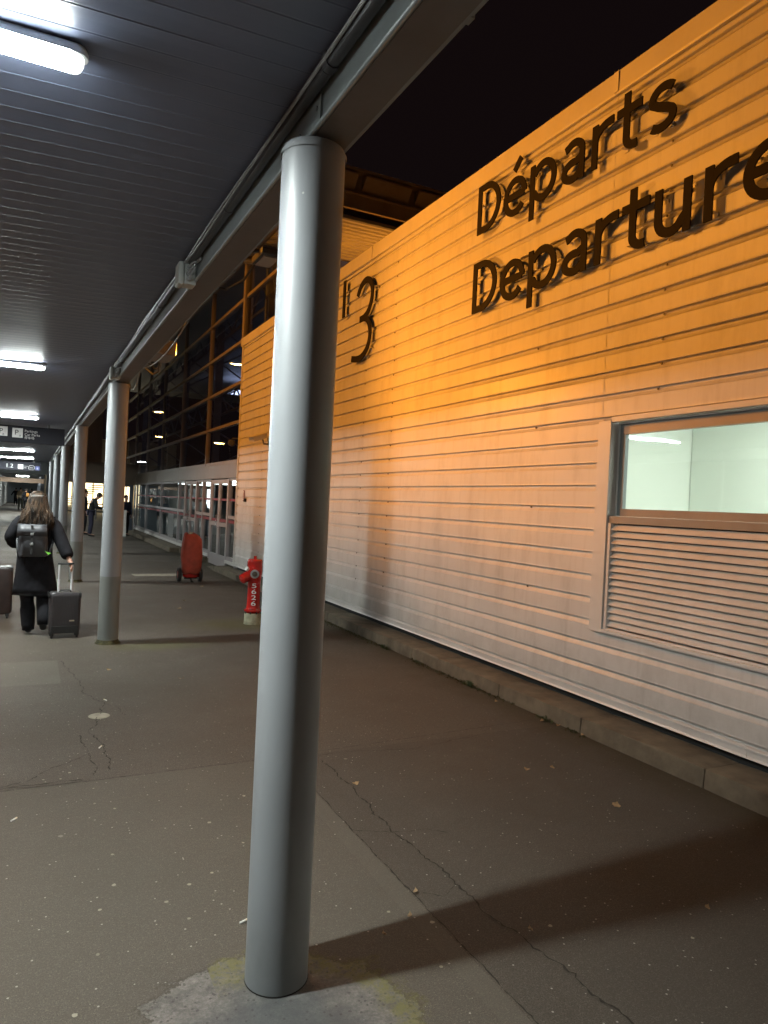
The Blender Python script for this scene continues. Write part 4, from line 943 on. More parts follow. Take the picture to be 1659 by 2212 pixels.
street_lamp(-4.4, 54.0, 5.85, 'low sodium lamp mirrored beside the cladding corner', size=0.4)
street_lamp(-4.4, 105.0, 5.6, 'distant white lamp mirrored low in the hall glass', 'whitelens', size=0.6)
street_lamp(-4.4, 95.0, 5.75, 'second distant white lamp mirrored low in the hall glass', 'whitelens', size=0.5)
# red neon sign across the road, seen mirrored in the glass
ht = empty('neon_sign', 'red neon HOTEL sign across the road, seen mirrored in the hall glass', 'sign', loc=(-30, 128, 8))

# ------------------------------------------------------------------ hydrant
hy = empty('fire_hydrant', 'red fire hydrant marked 5626 on a mossy concrete base', 'fire hydrant', loc=(2.72, 9.22, 0))
m_ = MB(); m_.lathe(0, 0, [(0.118, 0), (0.115, 0.02), (0.112, 0.13), (0.105, 0.145), (0.06, 0.15)], 28); m_.build('concrete_base', 'conc', hy, smooth=True)
m_ = MB(); m_.lathe(0, 0, [(0.09, 0.148), (0.09, 0.165), (0.118, 0.168), (0.122, 0.18), (0.118, 0.195), (0.100, 0.20), (0.094, 0.215), (0.088, 0.235), (0.086, 0.30), (0.087, 0.56), (0.095, 0.64), (0.103, 0.70), (0.104, 0.76), (0.100, 0.80), (0.102, 0.805), (0.102, 0.835), (0.096, 0.853), (0.085, 0.862), (0.03, 0.865)], 40)
m_.build('barrel', 'red', hy, smooth=True)
m_ = MB(); m_.tube([(0, 0, 0.86), (0, 0, 0.905)], [0.022, 0.018], 5); m_.build('valve_stem', 'red', hy)
m_ = MB()
for k in range(8):
    a = k * pi / 4 + 0.2; m_.tube([(0.105 * cos(a), 0.105 * sin(a), 0.14), (0.105 * cos(a), 0.105 * sin(a), 0.207)], 0.010, 6)
m_.build('flange_bolt', 'screw', hy)
dirf = Vector((-0.27, -0.96, 0)).normalized(); c0 = Vector((0.0, 0, 0.675))
m_ = MB(); m_.tube([c0 + dirf * 0.04, c0 + dirf * 0.10, c0 + dirf * 0.125], [0.072, 0.068, 0.066], 24); m_.build('front_outlet', 'red', hy, smooth=True)
m_ = MB(); m_.tube([c0 + dirf * 0.125, c0 + dirf * 0.140, c0 + dirf * 0.141], [0.057, 0.057, 0.036], 24); m_.build('outlet_ring', 'chrome', hy, smooth=True)
m_ = MB(); m_.tube([c0 + dirf * 0.141, c0 + dirf * 0.15], [0.035, 0.03], 20); m_.tube([c0 + dirf * 0.15, c0 + dirf * 0.17], 0.012, 5); m_.build('outlet_cap', 'screw', hy)
sd = Vector((-0.88, -0.25, -0.42)).normalized(); c1 = Vector((-0.05, -0.02, 0.665))
m_ = MB(); m_.tube([c1, c1 + sd * 0.05, c1 + sd * 0.052, c1 + sd * 0.155, c1 + sd * 0.162], [0.060, 0.058, 0.066, 0.064, 0.055], 24); m_.tube([c1 + sd * 0.162, c1 + sd * 0.165], [0.05, 0.02], 16); m_.build('side_outlet', 'red', hy, smooth=True)
m_ = MB(); m_.tube([Vector((-0.105, -0.03, 0.73)), Vector((-0.125, -0.04, 0.74))], 0.03, 12); m_.build('reflector', 'white', hy)
for k, ch in enumerate('5626'):
    a = math.atan2(dirf.y, dirf.x) ; rgt = Vector((-dirf.y, dirf.x, 0)); rgt = -rgt if rgt.x < 0 else rgt
    org = dirf * 0.0925 - rgt * 0.026 + Vector((0, 0, 0.487 - k * 0.078))
    o_ = text_mesh(ch, 0.062, 0.002, 'painted_digit', 'white', hy, frame_m(org - rgt * 0.004, rgt, (0, 0, 1)), width=0.060)

# ------------------------------------------------------------------ wheeled extinguisher under an orange cover
wb = empty('wheeled_extinguisher', 'two-wheeled fire extinguisher under a faded orange canvas cover', 'fire extinguisher', loc=(2.86, 14.0, 0))
m_ = MB(); secs = []
for z, w_, d_, ox in ((0.16, 0.165, 0.13, 0), (0.20, 0.175, 0.14, 0), (0.30, 0.185, 0.15, 0), (0.5, 0.20, 0.16, 0), (0.62, 0.195, 0.16, 0), (0.74, 0.185, 0.15, 0.0), (0.83, 0.175, 0.13, 0.0), (0.89, 0.15, 0.10, -0.02), (0.93, 0.115, 0.06, -0.045), (0.955, 0.07, 0.035, -0.055)):
    n = 40; rr = []
    for k in range(n):
        a = 2 * pi * k / n; wr = 1 + 0.035 * sin(a * 5 + z * 9) + 0.02 * sin(a * 9 - z * 23)
        rr.append((ox + w_ * wr * math.copysign(abs(cos(a)) ** .75, cos(a)), d_ * wr * math.copysign(abs(sin(a)) ** .75, sin(a)), z + (0.012 * sin(a * 3) if z > 0.8 else 0.008 * sin(a * 6))))
    secs.append(rr)
m_.rings(secs); m_.build('canvas_cover', 'orange', wb, smooth='all')
m_ = MB(); m_.ell([(-0.05, -0.055, 0.89, .004, .01), (-0.05, -0.06, 0.93, .04, .012), (-0.05, -0.045, 0.962, .05, .015)], 12); m_.build('cover_opening', 'conc', wb)
m_ = MB(); m_.ell([(0, 0, 0.075, 0.09, 0.07), (0, 0, 0.10, 0.15, 0.11), (0, 0, 0.21, 0.17, 0.135), (0, 0, 0.26, 0.17, 0.13)], 24); m_.build('cylinder_bottom', 'red', wb, smooth=True)
m_ = MB(); m_.tube([(-0.25, 0.03, 0.13), (0.2, 0.03, 0.13)], 0.014, 8); m_.box(-0.12, 0.12, -0.02, 0.05, 0.06, 0.09); m_.tube([(0.0, 0.02, 0.08), (0.0, -0.08, 0.02), (0.03, -0.08, 0.0)], 0.02, 8); m_.build('chassis', 'rubber', wb)
for s_ in (-1, 1):
    cxw = 0.20 * s_ - 0.02
    R_ = Matrix.Rotation(pi / 2, 3, 'Y')
    m_ = MB(); m_.rings([[Vector((cxw + dx, 0.03 + r * cos(a), 0.138 + r * sin(a))) for a in [k * pi / 14 for k in range(28)]] for dx, r in ((-.03, .10), (-.032, .12), (-.022, .136), (.022, .136), (.032, .12), (.03, .10))]); wl = m_.build('wheel', 'rubber', wb, smooth=True)
    m_ = MB(); m_.rings([[Vector((cxw + dx, 0.03 + r * cos(a), 0.138 + r * sin(a))) for a in [k * pi / 10 for k in range(20)]] for dx, r in ((-.036, .03), (-.034, .07), (.034, .07), (.036, .03))]); h_ = m_.build('hub', 'red'); h_.parent = wl

# ------------------------------------------------------------------ people
def skin(name, nodes, edges, m, parent, root=0, sub=2):
    me = bpy.data.meshes.new(name); me.from_pydata([n[0] for n in nodes], edges, []); o = bpy.data.objects.new(name, me); COL.objects.link(o)
    md = o.modifiers.new('skin', 'SKIN'); md.use_smooth_shade = True
    sv = me.skin_vertices[0].data
    for i, n in enumerate(nodes):
        r = n[1]; sv[i].radius = r if isinstance(r, tuple) else (r, r); sv[i].use_root = (i == root)
    s_ = o.modifiers.new('sub', 'SUBSURF'); s_.levels = sub; s_.render_levels = sub
    dg = bpy.context.evaluated_depsgraph_get(); dg.update()
    me2 = bpy.data.meshes.new_from_object(o.evaluated_get(dg)); bpy.data.objects.remove(o)
    o = bpy.data.objects.new(name, me2); COL.objects.link(o); me2.materials.clear(); me2.materials.append(M[m])
    for p in me2.polygons: p.use_smooth = True
    o.parent = parent; return o
def person(label, loc, rz, jacket, trousers, hair, J=None, scale=1.0, group=None, coat_hem=None, parent_extra=None, hands=True):
    """local frame: facing +Y, feet at z=0, J overrides joints"""
    j = dict(pel=(0, 0, 0.93), wai=(0, 0, 1.08), che=(0, 0.0, 1.28), nek=(0, 0.0, 1.44), hd0=(0, 0.015, 1.53), hd1=(0, 0.02, 1.62), top=(0, 0.01, 1.70),
             sL=(-0.17, 0, 1.39), eL=(-0.23, -0.02, 1.12), wL=(-0.23, 0.05, 0.87), sR=(0.17, 0, 1.39), eR=(0.23, -0.02, 1.12), wR=(0.23, 0.05, 0.87),
             hL=(-0.09, 0, 0.90), kL=(-0.10, 0.03, 0.50), aL=(-0.10, -0.02, 0.09), tL=(-0.11, 0.15, 0.03), hR=(0.09, 0, 0.90), kR=(0.10, 0.03, 0.50), aR=(0.10, -0.02, 0.09), tR=(0.11, 0.15, 0.03))
    if J: j.update(J)
    e = empty('person', label, 'person', group, loc=loc); e.rotation_euler = (0, 0, rz); e.scale = (scale,) * 3
    V = lambda k: Vector(j[k])
    names = ['pel', 'wai', 'che', 'nek', 'hd0', 'hd1', 'top', 'sL', 'eL', 'wL', 'sR', 'eR', 'wR', 'hL', 'kL', 'aL', 'tL', 'hR', 'kR', 'aR', 'tR']
    rad = dict(pel=(.13, .10), wai=(.12, .09), che=(.14, .10), nek=.052, hd0=(.060, .070), hd1=(.076, .092), top=(.05, .06), sL=.055, eL=.042, wL=.027, sR=.055, eR=.042, wR=.027, hL=.08, kL=.052, aL=.036, tL=.035, hR=.08, kR=.052, aR=.036, tR=.035)
    nodes = [(j[n], rad[n]) for n in names]; ix = {n: i for i, n in enumerate(names)}
    ed = [('pel', 'wai'), ('wai', 'che'), ('che', 'nek'), ('nek', 'hd0'), ('hd0', 'hd1'), ('hd1', 'top'), ('che', 'sL'), ('sL', 'eL'), ('eL', 'wL'), ('che', 'sR'), ('sR', 'eR'), ('eR', 'wR'), ('pel', 'hL'), ('hL', 'kL'), ('kL', 'aL'), ('aL', 'tL'), ('pel', 'hR'), ('hR', 'kR'), ('kR', 'aR'), ('aR', 'tR')]
    edges = [(ix[a], ix[b]) for a, b in ed]
    # face: nose, and hands with fingers
    def add(p, r, par): nodes.append((tuple(p), r)); edges.append((par, len(nodes) - 1)); return len(nodes) - 1
    add(V('hd0') * 0.4 + V('hd1') * 0.6 + Vector((0, 0.105, -0.01)), 0.016, ix['hd1'])
    if hands:
        for s_, w_, el in ((-1, 'wL', 'eL'), (1, 'wR', 'eR')):
            d = (V(w_) - V(el)).normalized(); side = Vector((0, 1, 0)); side = (side - d * side.dot(d)).normalized() if abs(d.y) < .9 else Vector((s_, 0, 0))
            inw = Vector((-s_, 0, 0)); inw = (inw - d * inw.dot(d)); inw = inw.normalized() if inw.length > .1 else Vector((0, 0, -1))
            pm = add(V(w_) + d * 0.06, (0.022, 0.036), ix[w_])
            for f, L1 in ((-0.027, 0.06), (-0.009, 0.075), (0.009, 0.08), (0.027, 0.07)):
                k1 = add(V(w_) + d * 0.10 + side * f, 0.0095, pm); k2 = add(V(w_) + d * (0.10 + L1 * .55) + side * f + inw * 0.015, 0.0085, k1); add(V(w_) + d * (0.10 + L1 * .8) + side * f + inw * 0.04, 0.0075, k2)
            t1 = add(V(w_) + d * 0.045 + side * 0.045 + inw * 0.01, 0.011, pm); add(V(w_) + d * 0.085 + side * 0.055 + inw * 0.025, 0.009, t1)
    skin('body', nodes, edges, 'skin', e)
    g_ = lambda *ks: [((tuple(Vector(j[k]))), r) for k, r in ks]
    hem = coat_hem if coat_hem else 0.80
    pe = V('pel')
    skin('jacket', [(tuple(pe + Vector((0, 0, hem - 0.93))), (.175, .135)), (tuple(pe), (.165, .125)), (j['wai'], (.155, .12)), (j['che'], (.175, .13)), (tuple((V('che') * .25 + V('nek') * .75)), (.085, .075)), (j['sL'], .088), (j['eL'], .066), (tuple(V('wL') * .97 + V('eL') * .03), .052), (j['sR'], .088), (j['eR'], .066), (tuple(V('wR') * .97 + V('eR') * .03), .052)],
         [(0, 1), (1, 2), (2, 3), (3, 4), (3, 5), (5, 6), (6, 7), (3, 8), (8, 9), (9, 10)], jacket, e, root=2)
    skin('trousers', [(j['pel'], (.135, .11)), (j['hL'], .098), (j['kL'], .072), (tuple(V('aL') + Vector((0, 0, -.01))), .062), (j['hR'], .098), (j['kR'], .072), (tuple(V('aR') + Vector((0, 0, -.01))), .062)], [(0, 1), (1, 2), (2, 3), (0, 4), (4, 5), (5, 6)], trousers, e)
    for a, t in (('aL', 'tL'), ('aR', 'tR')):
        A, T = V(a), V(t); skin('shoe', [(tuple(A + Vector((0, -.03, -.04))), .045), (tuple((A * .5 + T * .5) + Vector((0, 0, -.02))), (.045, .038)), (tuple(T), (.042, .03))], [(0, 1), (1, 2)], 'rubber', e, sub=1)
    if hair:
        m_ = MB(); hc = V('hd1'); n = 18
        secs = []
        for q in range(9):
            ph = pi * q / 8 * 0.62; z = 0.115 * cos(ph); r = sin(ph)
            secs.append([hc + Vector((0.088 * r * cos(a), -0.02 + (0.103 if sin(a) > 0 else 0.108) * r * sin(a) - 0.02 * (q > 5) * (sin(a) > 0.2), z + 0.0 + (0.05 if (q > 5 and sin(a) > 0.2) else 0))) for a in [2 * pi * k / n for k in range(n)]])
        secs[0] = [p + Vector((0.004 * cos(k), 0.004 * sin(k), 0)) for k, p in enumerate(secs[0])]
        m_.rings(secs); m_.build('hair', hair, e, smooth='all')
    return e

# woman with backpack ------------------------------------------------
wm = person('person in a long black coat walking away with a grey backpack, pulling the ribbed suitcase', (0.075, 9.02, 0), 0, 'coat', 'trouser', None, scale=0.945, J=dict(
    sL=(-0.17, 0.0, 1.36), eL=(-0.29, 0.0, 1.16), wL=(-0.19, 0.20, 1.06), sR=(0.18, 0, 1.36), eR=(0.30, -0.06, 1.10), wR=(0.375, -0.16, 0.925),
    hL=(-0.09, 0, 0.90), kL=(-0.07, 0.04, 0.50), aL=(-0.035, 0.0, 0.10), tL=(-0.03, 0.13, 0.035), kR=(0.11, 0.02, 0.50), aR=(0.12, -0.17, 0.19), tR=(0.125, -0.12, 0.07)), coat_hem=0.86)
m_ = MB(); n = 36; secs = []
for z, x, y_, rx, ry in ((0.475, 0.02, 0.0, 0.245, 0.17), (0.56, 0.02, 0.0, 0.238, 0.168), (0.75, 0.015, 0.0, 0.215, 0.16), (0.95, 0.005, 0, 0.195, 0.15), (1.15, 0, 0, 0.185, 0.135), (1.30, 0, 0, 0.19, 0.12), (1.38, 0, 0, 0.175, 0.10), (1.43, 0, 0, 0.11, 0.085), (1.47, 0, 0.0, 0.07, 0.07)):
    secs.append([(x + rx * (1 + 0.03 * sin(a * 6 + z * 4) * (1.3 - z)) * cos(a), y_ + ry * (1 + 0.05 * sin(a * 5 + z * 6) * (1.3 - z)) * sin(a), z + 0.01 * sin(a * 2)) for a in [2 * pi * k / n for k in range(n)]])
m_.rings(secs); m_.build('coat', 'coat', wm, smooth='all')
for pts, rr_ in (([(0.14, 0, 1.40), (0.20, -0.01, 1.34), (0.29, -0.05, 1.12), (0.345, -0.11, 1.0), (0.372, -0.15, 0.93)], [0.06, 0.088, 0.080, 0.076, 0.074]), ([(-0.13, 0, 1.40), (-0.19, 0, 1.34), (-0.285, 0.0, 1.17), (-0.26, 0.08, 1.10), (-0.19, 0.20, 1.06)], [0.06, 0.085, 0.068, 0.066, 0.06])):
    m_ = MB(); m_.tube(pts, rr_, 18); m_.build('sleeve', 'coat', wm, smooth='all', sub=1)
# loose trouser legs
for pts, rr_ in (([(-0.08, 0.01, 0.75), (-0.07, 0.03, 0.5), (-0.05, 0.02, 0.3), (-0.04, 0.0, 0.12), (-0.035, 0.0, 0.055)], [0.10, 0.088, 0.085, 0.075, 0.068]), ([(0.11, 0, 0.75), (0.115, 0.01, 0.5), (0.12, -0.07, 0.34), (0.12, -0.15, 0.2), (0.12, -0.17, 0.14)], [0.10, 0.085, 0.08, 0.07, 0.062])):
    m_ = MB(); m_.tube(pts, rr_, 16); m_.build('trouser_leg', 'trouser', wm, smooth='all')
# long wavy hair
m_ = MB(); n = 28; secs = []
for z, x, y_, rx, ry in ((1.735, 0.005, 0.01, 0.006, 0.006), (1.725, 0.005, 0.01, 0.045, 0.055), (1.69, 0.005, 0.005, 0.083, 0.098), (1.63, 0.005, -0.005, 0.103, 0.115), (1.56, 0.005, -0.03, 0.112, 0.105), (1.48, 0.01, -0.06, 0.128, 0.09), (1.41, 0.01, -0.075, 0.15, 0.085), (1.35, 0.02, -0.085, 0.16, 0.075), (1.31, 0.02, -0.09, 0.14, 0.055)):
    secs.append([(x + rx * (1 + 0.05 * sin(a * 7 + z * 14)) * cos(a), y_ + ry * (1 + 0.07 * sin(a * 8 + z * 20)) * sin(a), z) for a in [2 * pi * k / n for k in range(n)]])
m_.rings(secs)
rnd = random.Random(4)
for k in range(330):
    a = rnd.uniform(pi * 0.95, pi * 2.05); r0 = rnd.uniform(0.98, 1.06)
    ph = rnd.uniform(0, 6); amp = rnd.uniform(0.006, 0.022); zl = rnd.uniform(1.25, 1.36); fl_ = rnd.uniform(0.9, 1.25)
    pts = []
    for q in range(9):
        t = q / 8; z = 1.70 + (zl - 1.70) * t; rx = (0.083 + 0.075 * t) * r0 * (fl_ if t > .6 else 1); ry = (0.105 - 0.02 * t) * r0
        pts.append((0.01 + rx * cos(a) + amp * sin(ph + t * 9) * t, -0.005 - 0.085 * t + ry * sin(a) + amp * cos(ph + t * 8) * t, z))
    m_.tube(pts, [0.003, 0.004, 0.0045, 0.005, 0.005, 0.0045, 0.004, 0.003, 0.001], 4)
m_.build('hair', 'hair', wm, smooth='all')
# backpack is worn but lifts off: its own thing
bpk = empty('backpack', 'dark grey flap backpack with two buckles on the walker in the black coat', 'backpack', loc=(0.075, 8.86, 1.09))
def rbox(mb, x0, x1, y0, y1, z0, z1): mb.box(x0, x1, y0, y1, z0, z1)
m_ = MB(); m_.ell([(-0.06 + 0.045, 0, -0.19, 0.125, 0.05), (-0.015, 0, -0.175, 0.15, 0.062), (-0.02, 0, 0.0, 0.145, 0.068), (-0.03, 0, 0.13, 0.14, 0.062), (-0.035, 0, 0.165, 0.12, 0.05)], 24, 0.55); m_.build('bag_body', 'pack', bpk, smooth=True)
m_ = MB(); m_.rings([[(-0.035 + x, -0.045 - 0.028 * sin(pi * t) - (0.02 if t > .4 else 0), 0.175 - 0.135 * t) for x in (-0.145 - .01 * t, -0.08, 0, 0.08, 0.145 + .01 * t)] for t in (0, .15, .3, .5, .7, .9, 1)] , cap=False, closed=False)
o_ = m_.build('flap', 'pack', bpk, smooth='all'); sm = o_.modifiers.new('th', 'SOLIDIFY'); sm.thickness = 0.006
m_ = MB(); m_.box(-0.048, -0.025, -0.086, -0.078, -0.16, 0.16); m_.build('centre_strap', 'rubber', bpk)
for z in (0.065, -0.045):
    m_ = MB(); m_.box(-0.054, -0.019, -0.094, -0.086, z - 0.014, z + 0.014); m_.build('buckle', 'chrome', bpk, bevel=0.004)
for s_ in (-1, 1):
    m_ = MB(); m_.tube([(-0.03 + 0.09 * s_, 0.04, 0.16), (-0.02 + 0.10 * s_, 0.10, 0.25), (-0.01 + 0.12 * s_, 0.2, 0.23), (0.0 + 0.17 * s_, 0.22, 0.08), (0.0 + 0.185 * s_, 0.12, -0.02), (-0.01 + 0.16 * s_, 0.02, -0.15)], 0.013, 8); m_.build('shoulder_strap', 'pack', bpk, smooth='all')
m_ = MB(); m_.rings([[(0.10, -0.06, -0.125), (0.135, -0.06, -0.165), (0.165, -0.06, -0.145)], [(0.10, -0.056, -0.125), (0.135, -0.056, -0.165), (0.165, -0.056, -0.145)]]); m_.build('green_tag', 'green', bpk)

def suitcase(label, x, y, rz, wd, ht_, dp, mt, z0=0.055, rods=True, badge=True, rz2=0):
    e = empty('suitcase', label, 'suitcase', loc=(x, y, 0)); e.rotation_euler = (0, 0, rz)
    m_ = MB(); n = 96; secs = []
    for z, k in ((z0, 0.90), (z0 + 0.012, 0.97), (z0 + 0.035, 1.0), (z0 + ht_ * .5, 1.0), (z0 + ht_ - 0.035, 1.0), (z0 + ht_ - 0.012, 0.97), (z0 + ht_, 0.88)):
        rr = []
        for i in range(n):
            a = 2 * pi * i / n; cx_ = math.copysign(abs(cos(a)) ** .28, cos(a)); sy = math.copysign(abs(sin(a)) ** .28, sin(a))
            rib = 0.0
            px = wd / 2 * k * cx_; py = dp / 2 * k * sy
            rr.append((px, py, z))
        secs.append(rr)
    m_.rings(secs); m_.build('shell', mt, e, smooth=True)
    m_ = MB(); nr = 17
    if badge:
        for yy in (-dp / 2 - 0.001, dp / 2 - 0.004):
            m_ = MB()
            for i in range(nr):
                xx = -wd / 2 * 0.80 + wd * 0.80 * i / (nr - 1); m_.box(xx - 0.0055, xx + 0.0055, yy, yy + 0.005, z0 + 0.10, z0 + ht_ - 0.035)
            m_.build('ribbed_face', mt, e, bevel=0.002)
        m_ = MB(); m_.box(-wd / 2 * 0.86, wd / 2 * 0.86, -dp / 2 - 0.004, -dp / 2 + 0.004, z0 + 0.005, z0 + 0.085); m_.build('lower_skirt', 'rubber', e, bevel=0.006)
        m_ = MB(); m_.box(wd * 0.13, wd * 0.29, -dp / 2 - 0.008, -dp / 2 - 0.004, z0 + 0.135, z0 + 0.150); m_.build('badge', 'gold', e)
    for sx in (-1, 1):
        m_ = MB()
        for sy in (-1, 1):
            m_ = MB(); m_.box(sx * wd * .40 - 0.02, sx * wd * .40 + 0.02, sy * dp * .36 - 0.025, sy * dp * .36 + 0.025, 0.030, z0 + 0.03); o_ = m_.build('wheel_housing', 'rubber', e, bevel=0.006)
            m_ = MB(); m_.rings([[(sx * wd * .40 + dx, sy * dp * .36 + r * cos(a), 0.026 + r * sin(a)) for a in [q * pi / 8 for q in range(16)]] for dx, r in ((-.012, .018), (-.010, .026), (.010, .026), (.012, .018))]); q_ = m_.build('wheel', 'rubber'); q_.parent = o_
    m_ = MB()
    for sx in (-1, 1): m_.box(sx * wd * .47 - 0.018, sx * wd * .47 + 0.010 * sx, -dp / 2 - 0.002, dp / 2 + 0.002, z0 + ht_ - 0.055, z0 + ht_ - 0.003)
    m_.build('corner_guard', 'rubber', e, bevel=0.006)
    m_ = MB(); m_.tube([(-0.06, 0, z0 + ht_), (-0.05, 0, z0 + ht_ + 0.02), (0.05, 0, z0 + ht_ + 0.02), (0.06, 0, z0 + ht_)], 0.008, 8); m_.build('carry_handle', 'rubber', e)
    if rods:
        zt = 0.815
        for sx in (-1, 1):
            m_ = MB(); m_.tube([(sx * 0.068, 0.03, z0 + ht_ - 0.01), (sx * 0.068, 0.03, z0 + ht_ + 0.14), (sx * 0.068, 0.03, z0 + ht_ + 0.141), (sx * 0.068, 0.03, zt)], [0.013, 0.013, 0.0095, 0.0095], 12); m_.build('telescopic_rod', 'rod', e, smooth=True)
        m_ = MB(); m_.box(-0.085, 0.085, 0.012, 0.048, zt, zt + 0.022); m_.build('grip', 'rubber', e, bevel=0.008)
    return e
suitcase('black ribbed cabin suitcase with raised twin rods beside the walker', 0.40, 8.78, 0.06, 0.325, 0.455, 0.21, 'case')
suitcase('worn dark brown suitcase cut off by the left edge of the picture', -0.40, 10.25, 0.0, 0.50, 0.60, 0.26, 'casebrown', rods=False, badge=False)

# men waiting beyond the third column
person('person in a dark olive jacket bending over his hands beside the third column', (2.06, 28.6, 0), -pi / 2 + 0.1, 'olive', 'navy', 'darkhair', J=dict(
    wai=(0, 0.02, 1.07), che=(0, 0.07, 1.26), nek=(0, 0.17, 1.41), hd0=(0, 0.25, 1.47), hd1=(0, 0.30, 1.54), top=(0, 0.33, 1.62), sL=(-0.16, 0.1, 1.36), eL=(-0.22, 0.17, 1.10), wL=(-0.12, 0.40, 1.06), sR=(0.16, 0.1, 1.36), eR=(0.22, 0.17, 1.10), wR=(0.12, 0.40, 1.06)), scale=1.0, group='people waiting by the cross wing')
person('person in black standing just behind the bending person in the olive jacket', (1.93, 30.0, 0), -pi / 2, 'coat', 'trouser', 'darkhair', scale=1.01, group='people waiting by the cross wing')
person('person in a dark jacket half hidden behind the second column near the pale post', (3.40, 29.6, 0), -2.6, 'navy', 'trouser', 'darkhair', scale=0.93, group='people waiting by the cross wing', J=dict(wR=(0.20, 0.25, 1.05)))
m_ = MB(); m_.box(3.14, 3.34, 28.7, 28.75, 0.0, 1.03); o_ = tag(m_.build('information_post', 'white', bevel=0.01), 'pale narrow board standing near the second column at the far end', 'board')
m_ = MB(); m_.box(3.08, 3.34, 28.62, 28.84, 0, 0.03); q_ = m_.build('base_plate', 'beam'); q_.parent = o_
# walkers far down the walkway
WALK = dict(kL=(-0.10, 0.16, 0.50), aL=(-0.10, 0.20, 0.09), tL=(-0.11, 0.36, 0.05), kR=(0.10, -0.02, 0.50), aR=(0.10, -0.26, 0.16), tR=(0.11, -0.14, 0.04), eL=(-0.23, -0.12, 1.13), eR=(0.23, 0.08, 1.13), wR=(0.22, 0.24, 0.92), wL=(-0.22, -0.16, 0.88))
grp = 'people far down the walkway'
person('person in long black clothes standing farthest down the walkway', (-1.25, 80, 0), 0.0, 'coat', 'trouser', 'darkhair', group=grp, coat_hem=0.35, hands=False, J=dict(eL=(-0.32, 0, 1.15), wL=(-0.42, 0, 0.95)))
person('person in a tan jacket walking away far down the walkway', (-0.62, 61, 0), 0.1, 'tan', 'greyp' if False else 'olive', 'darkhair', J=WALK, group=grp, hands=False, scale=1.02)
fp = person('person in black with an orange shoulder bag, just left of the nearest walker\'s head', (-0.25, 58, 0), 0.0, 'coat', 'trouser', 'darkhair', J=WALK, group=grp, hands=False, scale=0.98)
m_ = MB(); m_.ell([(0.10, -0.16, 1.12, 0.05, 0.04), (0.10, -0.17, 1.2, 0.10, 0.06), (0.10, -0.17, 1.38, 0.09, 0.06), (0.08, -0.15, 1.44, 0.04, 0.04)], 14); P2 = m_.build('shoulder_bag', 'bagorange', fp, smooth='all')
person('dark haired person in navy walking far down the walkway, right of the orange bag', (0.10, 64, 0), 0.0, 'navy', 'trouser', 'darkhair', J=WALK, group=grp, hands=False)

# ------------------------------------------------------------------ litter, leaves, weeds
def leaf(x, y, s_, label, a):
    m_ = MB(); pts = []; n = 7
    L_, R_ = [], []
    for i in range(n):
        t = i / (n - 1); w_ = s_ * 0.32 * sin(pi * t) * (1 + 0.3 * sin(t * 20)); zz = 0.006 + 0.010 * abs(t - 0.5) * 2
        L_.append(m_.bm.verts.new((s_ * (t - .5), w_, zz + 0.006))); R_.append(m_.bm.verts.new((s_ * (t - .5), -w_ - 0.0005, zz)))
    for i in range(n - 1): m_.bm.faces.new((L_[i], L_[i + 1], R_[i + 1], R_[i]))
    o_ = m_.build('dry_leaf', 'leaf'); o_.location = (x, y, 0); o_.rotation_euler = (0, 0, a); tag(o_, label, 'leaf', 'dry leaves on the asphalt'); return o_
for i, (x, y, s_, lb_) in enumerate(((3.05, 2.98, 0.075, 'largest curled tan leaf, alone on the right asphalt'), (2.91, 3.61, 0.04, 'left leaf of a pair below the kerb at the right'), (3.09, 3.58, 0.045, 'right leaf of a pair below the kerb at the right'),
        (1.78, 3.77, 0.045, 'bright orange leaf just right of the big column'), (1.43, 2.46, 0.03, 'pale leaf left of the seam near the column shadow'), (1.28, 2.39, 0.025, 'small pale leaf at the upper edge of the column shadow'), (1.54, 2.61, 0.03, 'yellow leaf lying in the long seam'),
        (1.83, 2.2, 0.03, 'pale leaf inside the column shadow'), (2.64, 2.04, 0.032, 'greenish leaf low on the right asphalt'), (3.67, 5.01, 0.04, 'farthest leaf against the kerb foot'), (3.70, 4.43, 0.05, 'middle leaf against the kerb foot'), (3.74, 4.29, 0.035, 'leaf between two others at the kerb foot'), (3.76, 4.04, 0.04, 'nearest leaf against the kerb foot'),
        (2.9, 13.2, 0.09, 'orange leaf below the covered extinguisher'), (2.25, 11.4, 0.07, 'orange leaf left of the hydrant top'), (2.02, 10.6, 0.09, 'crumpled pale leaf left of the hydrant'), (1.28, 6.5, 0.05, 'small bright leaf left of the big column below the hydrant'), (0.72, 7.0, 0.05, 'tiny bright leaf below the second column'))):
    leaf(x, y, s_, lb_, random.uniform(0, 6))
def butt(x, y, a, label):
    m_ = MB(); m_.tube([(-0.018, 0, 0.004), (0.008, 0, 0.004)], 0.004, 8); o_ = m_.build('cigarette_butt', 'white'); o_.location = (x, y, 0.001); o_.rotation_euler = (0, 0, a); tag(o_, label, 'cigarette butt', 'cigarette butts')
    m_ = MB(); m_.tube([(0.008, 0, 0.004), (0.022, 0, 0.004)], 0.0042, 8); q_ = m_.build('filter', 'butt'); q_.parent = o_
butt(0.81, 2.68, 0.35, 'cigarette butt beside the left of the big column'); butt(0.47, 4.89, 1.1, 'cigarette butt among the cracks at the left'); butt(-0.01, 3.94, 0.9, 'cigarette butt near the left picture edge'); butt(0.6, 6.0, 2.0, 'cigarette butt above the pale round patch')
m_ = MB(); m_.lathe(0.52, 5.59, [(0.075, 0.002), (0.07, 0.004), (0.02, 0.006)], 24); tag(m_.build('pavement_patch', 'paintline'), kind='structure')
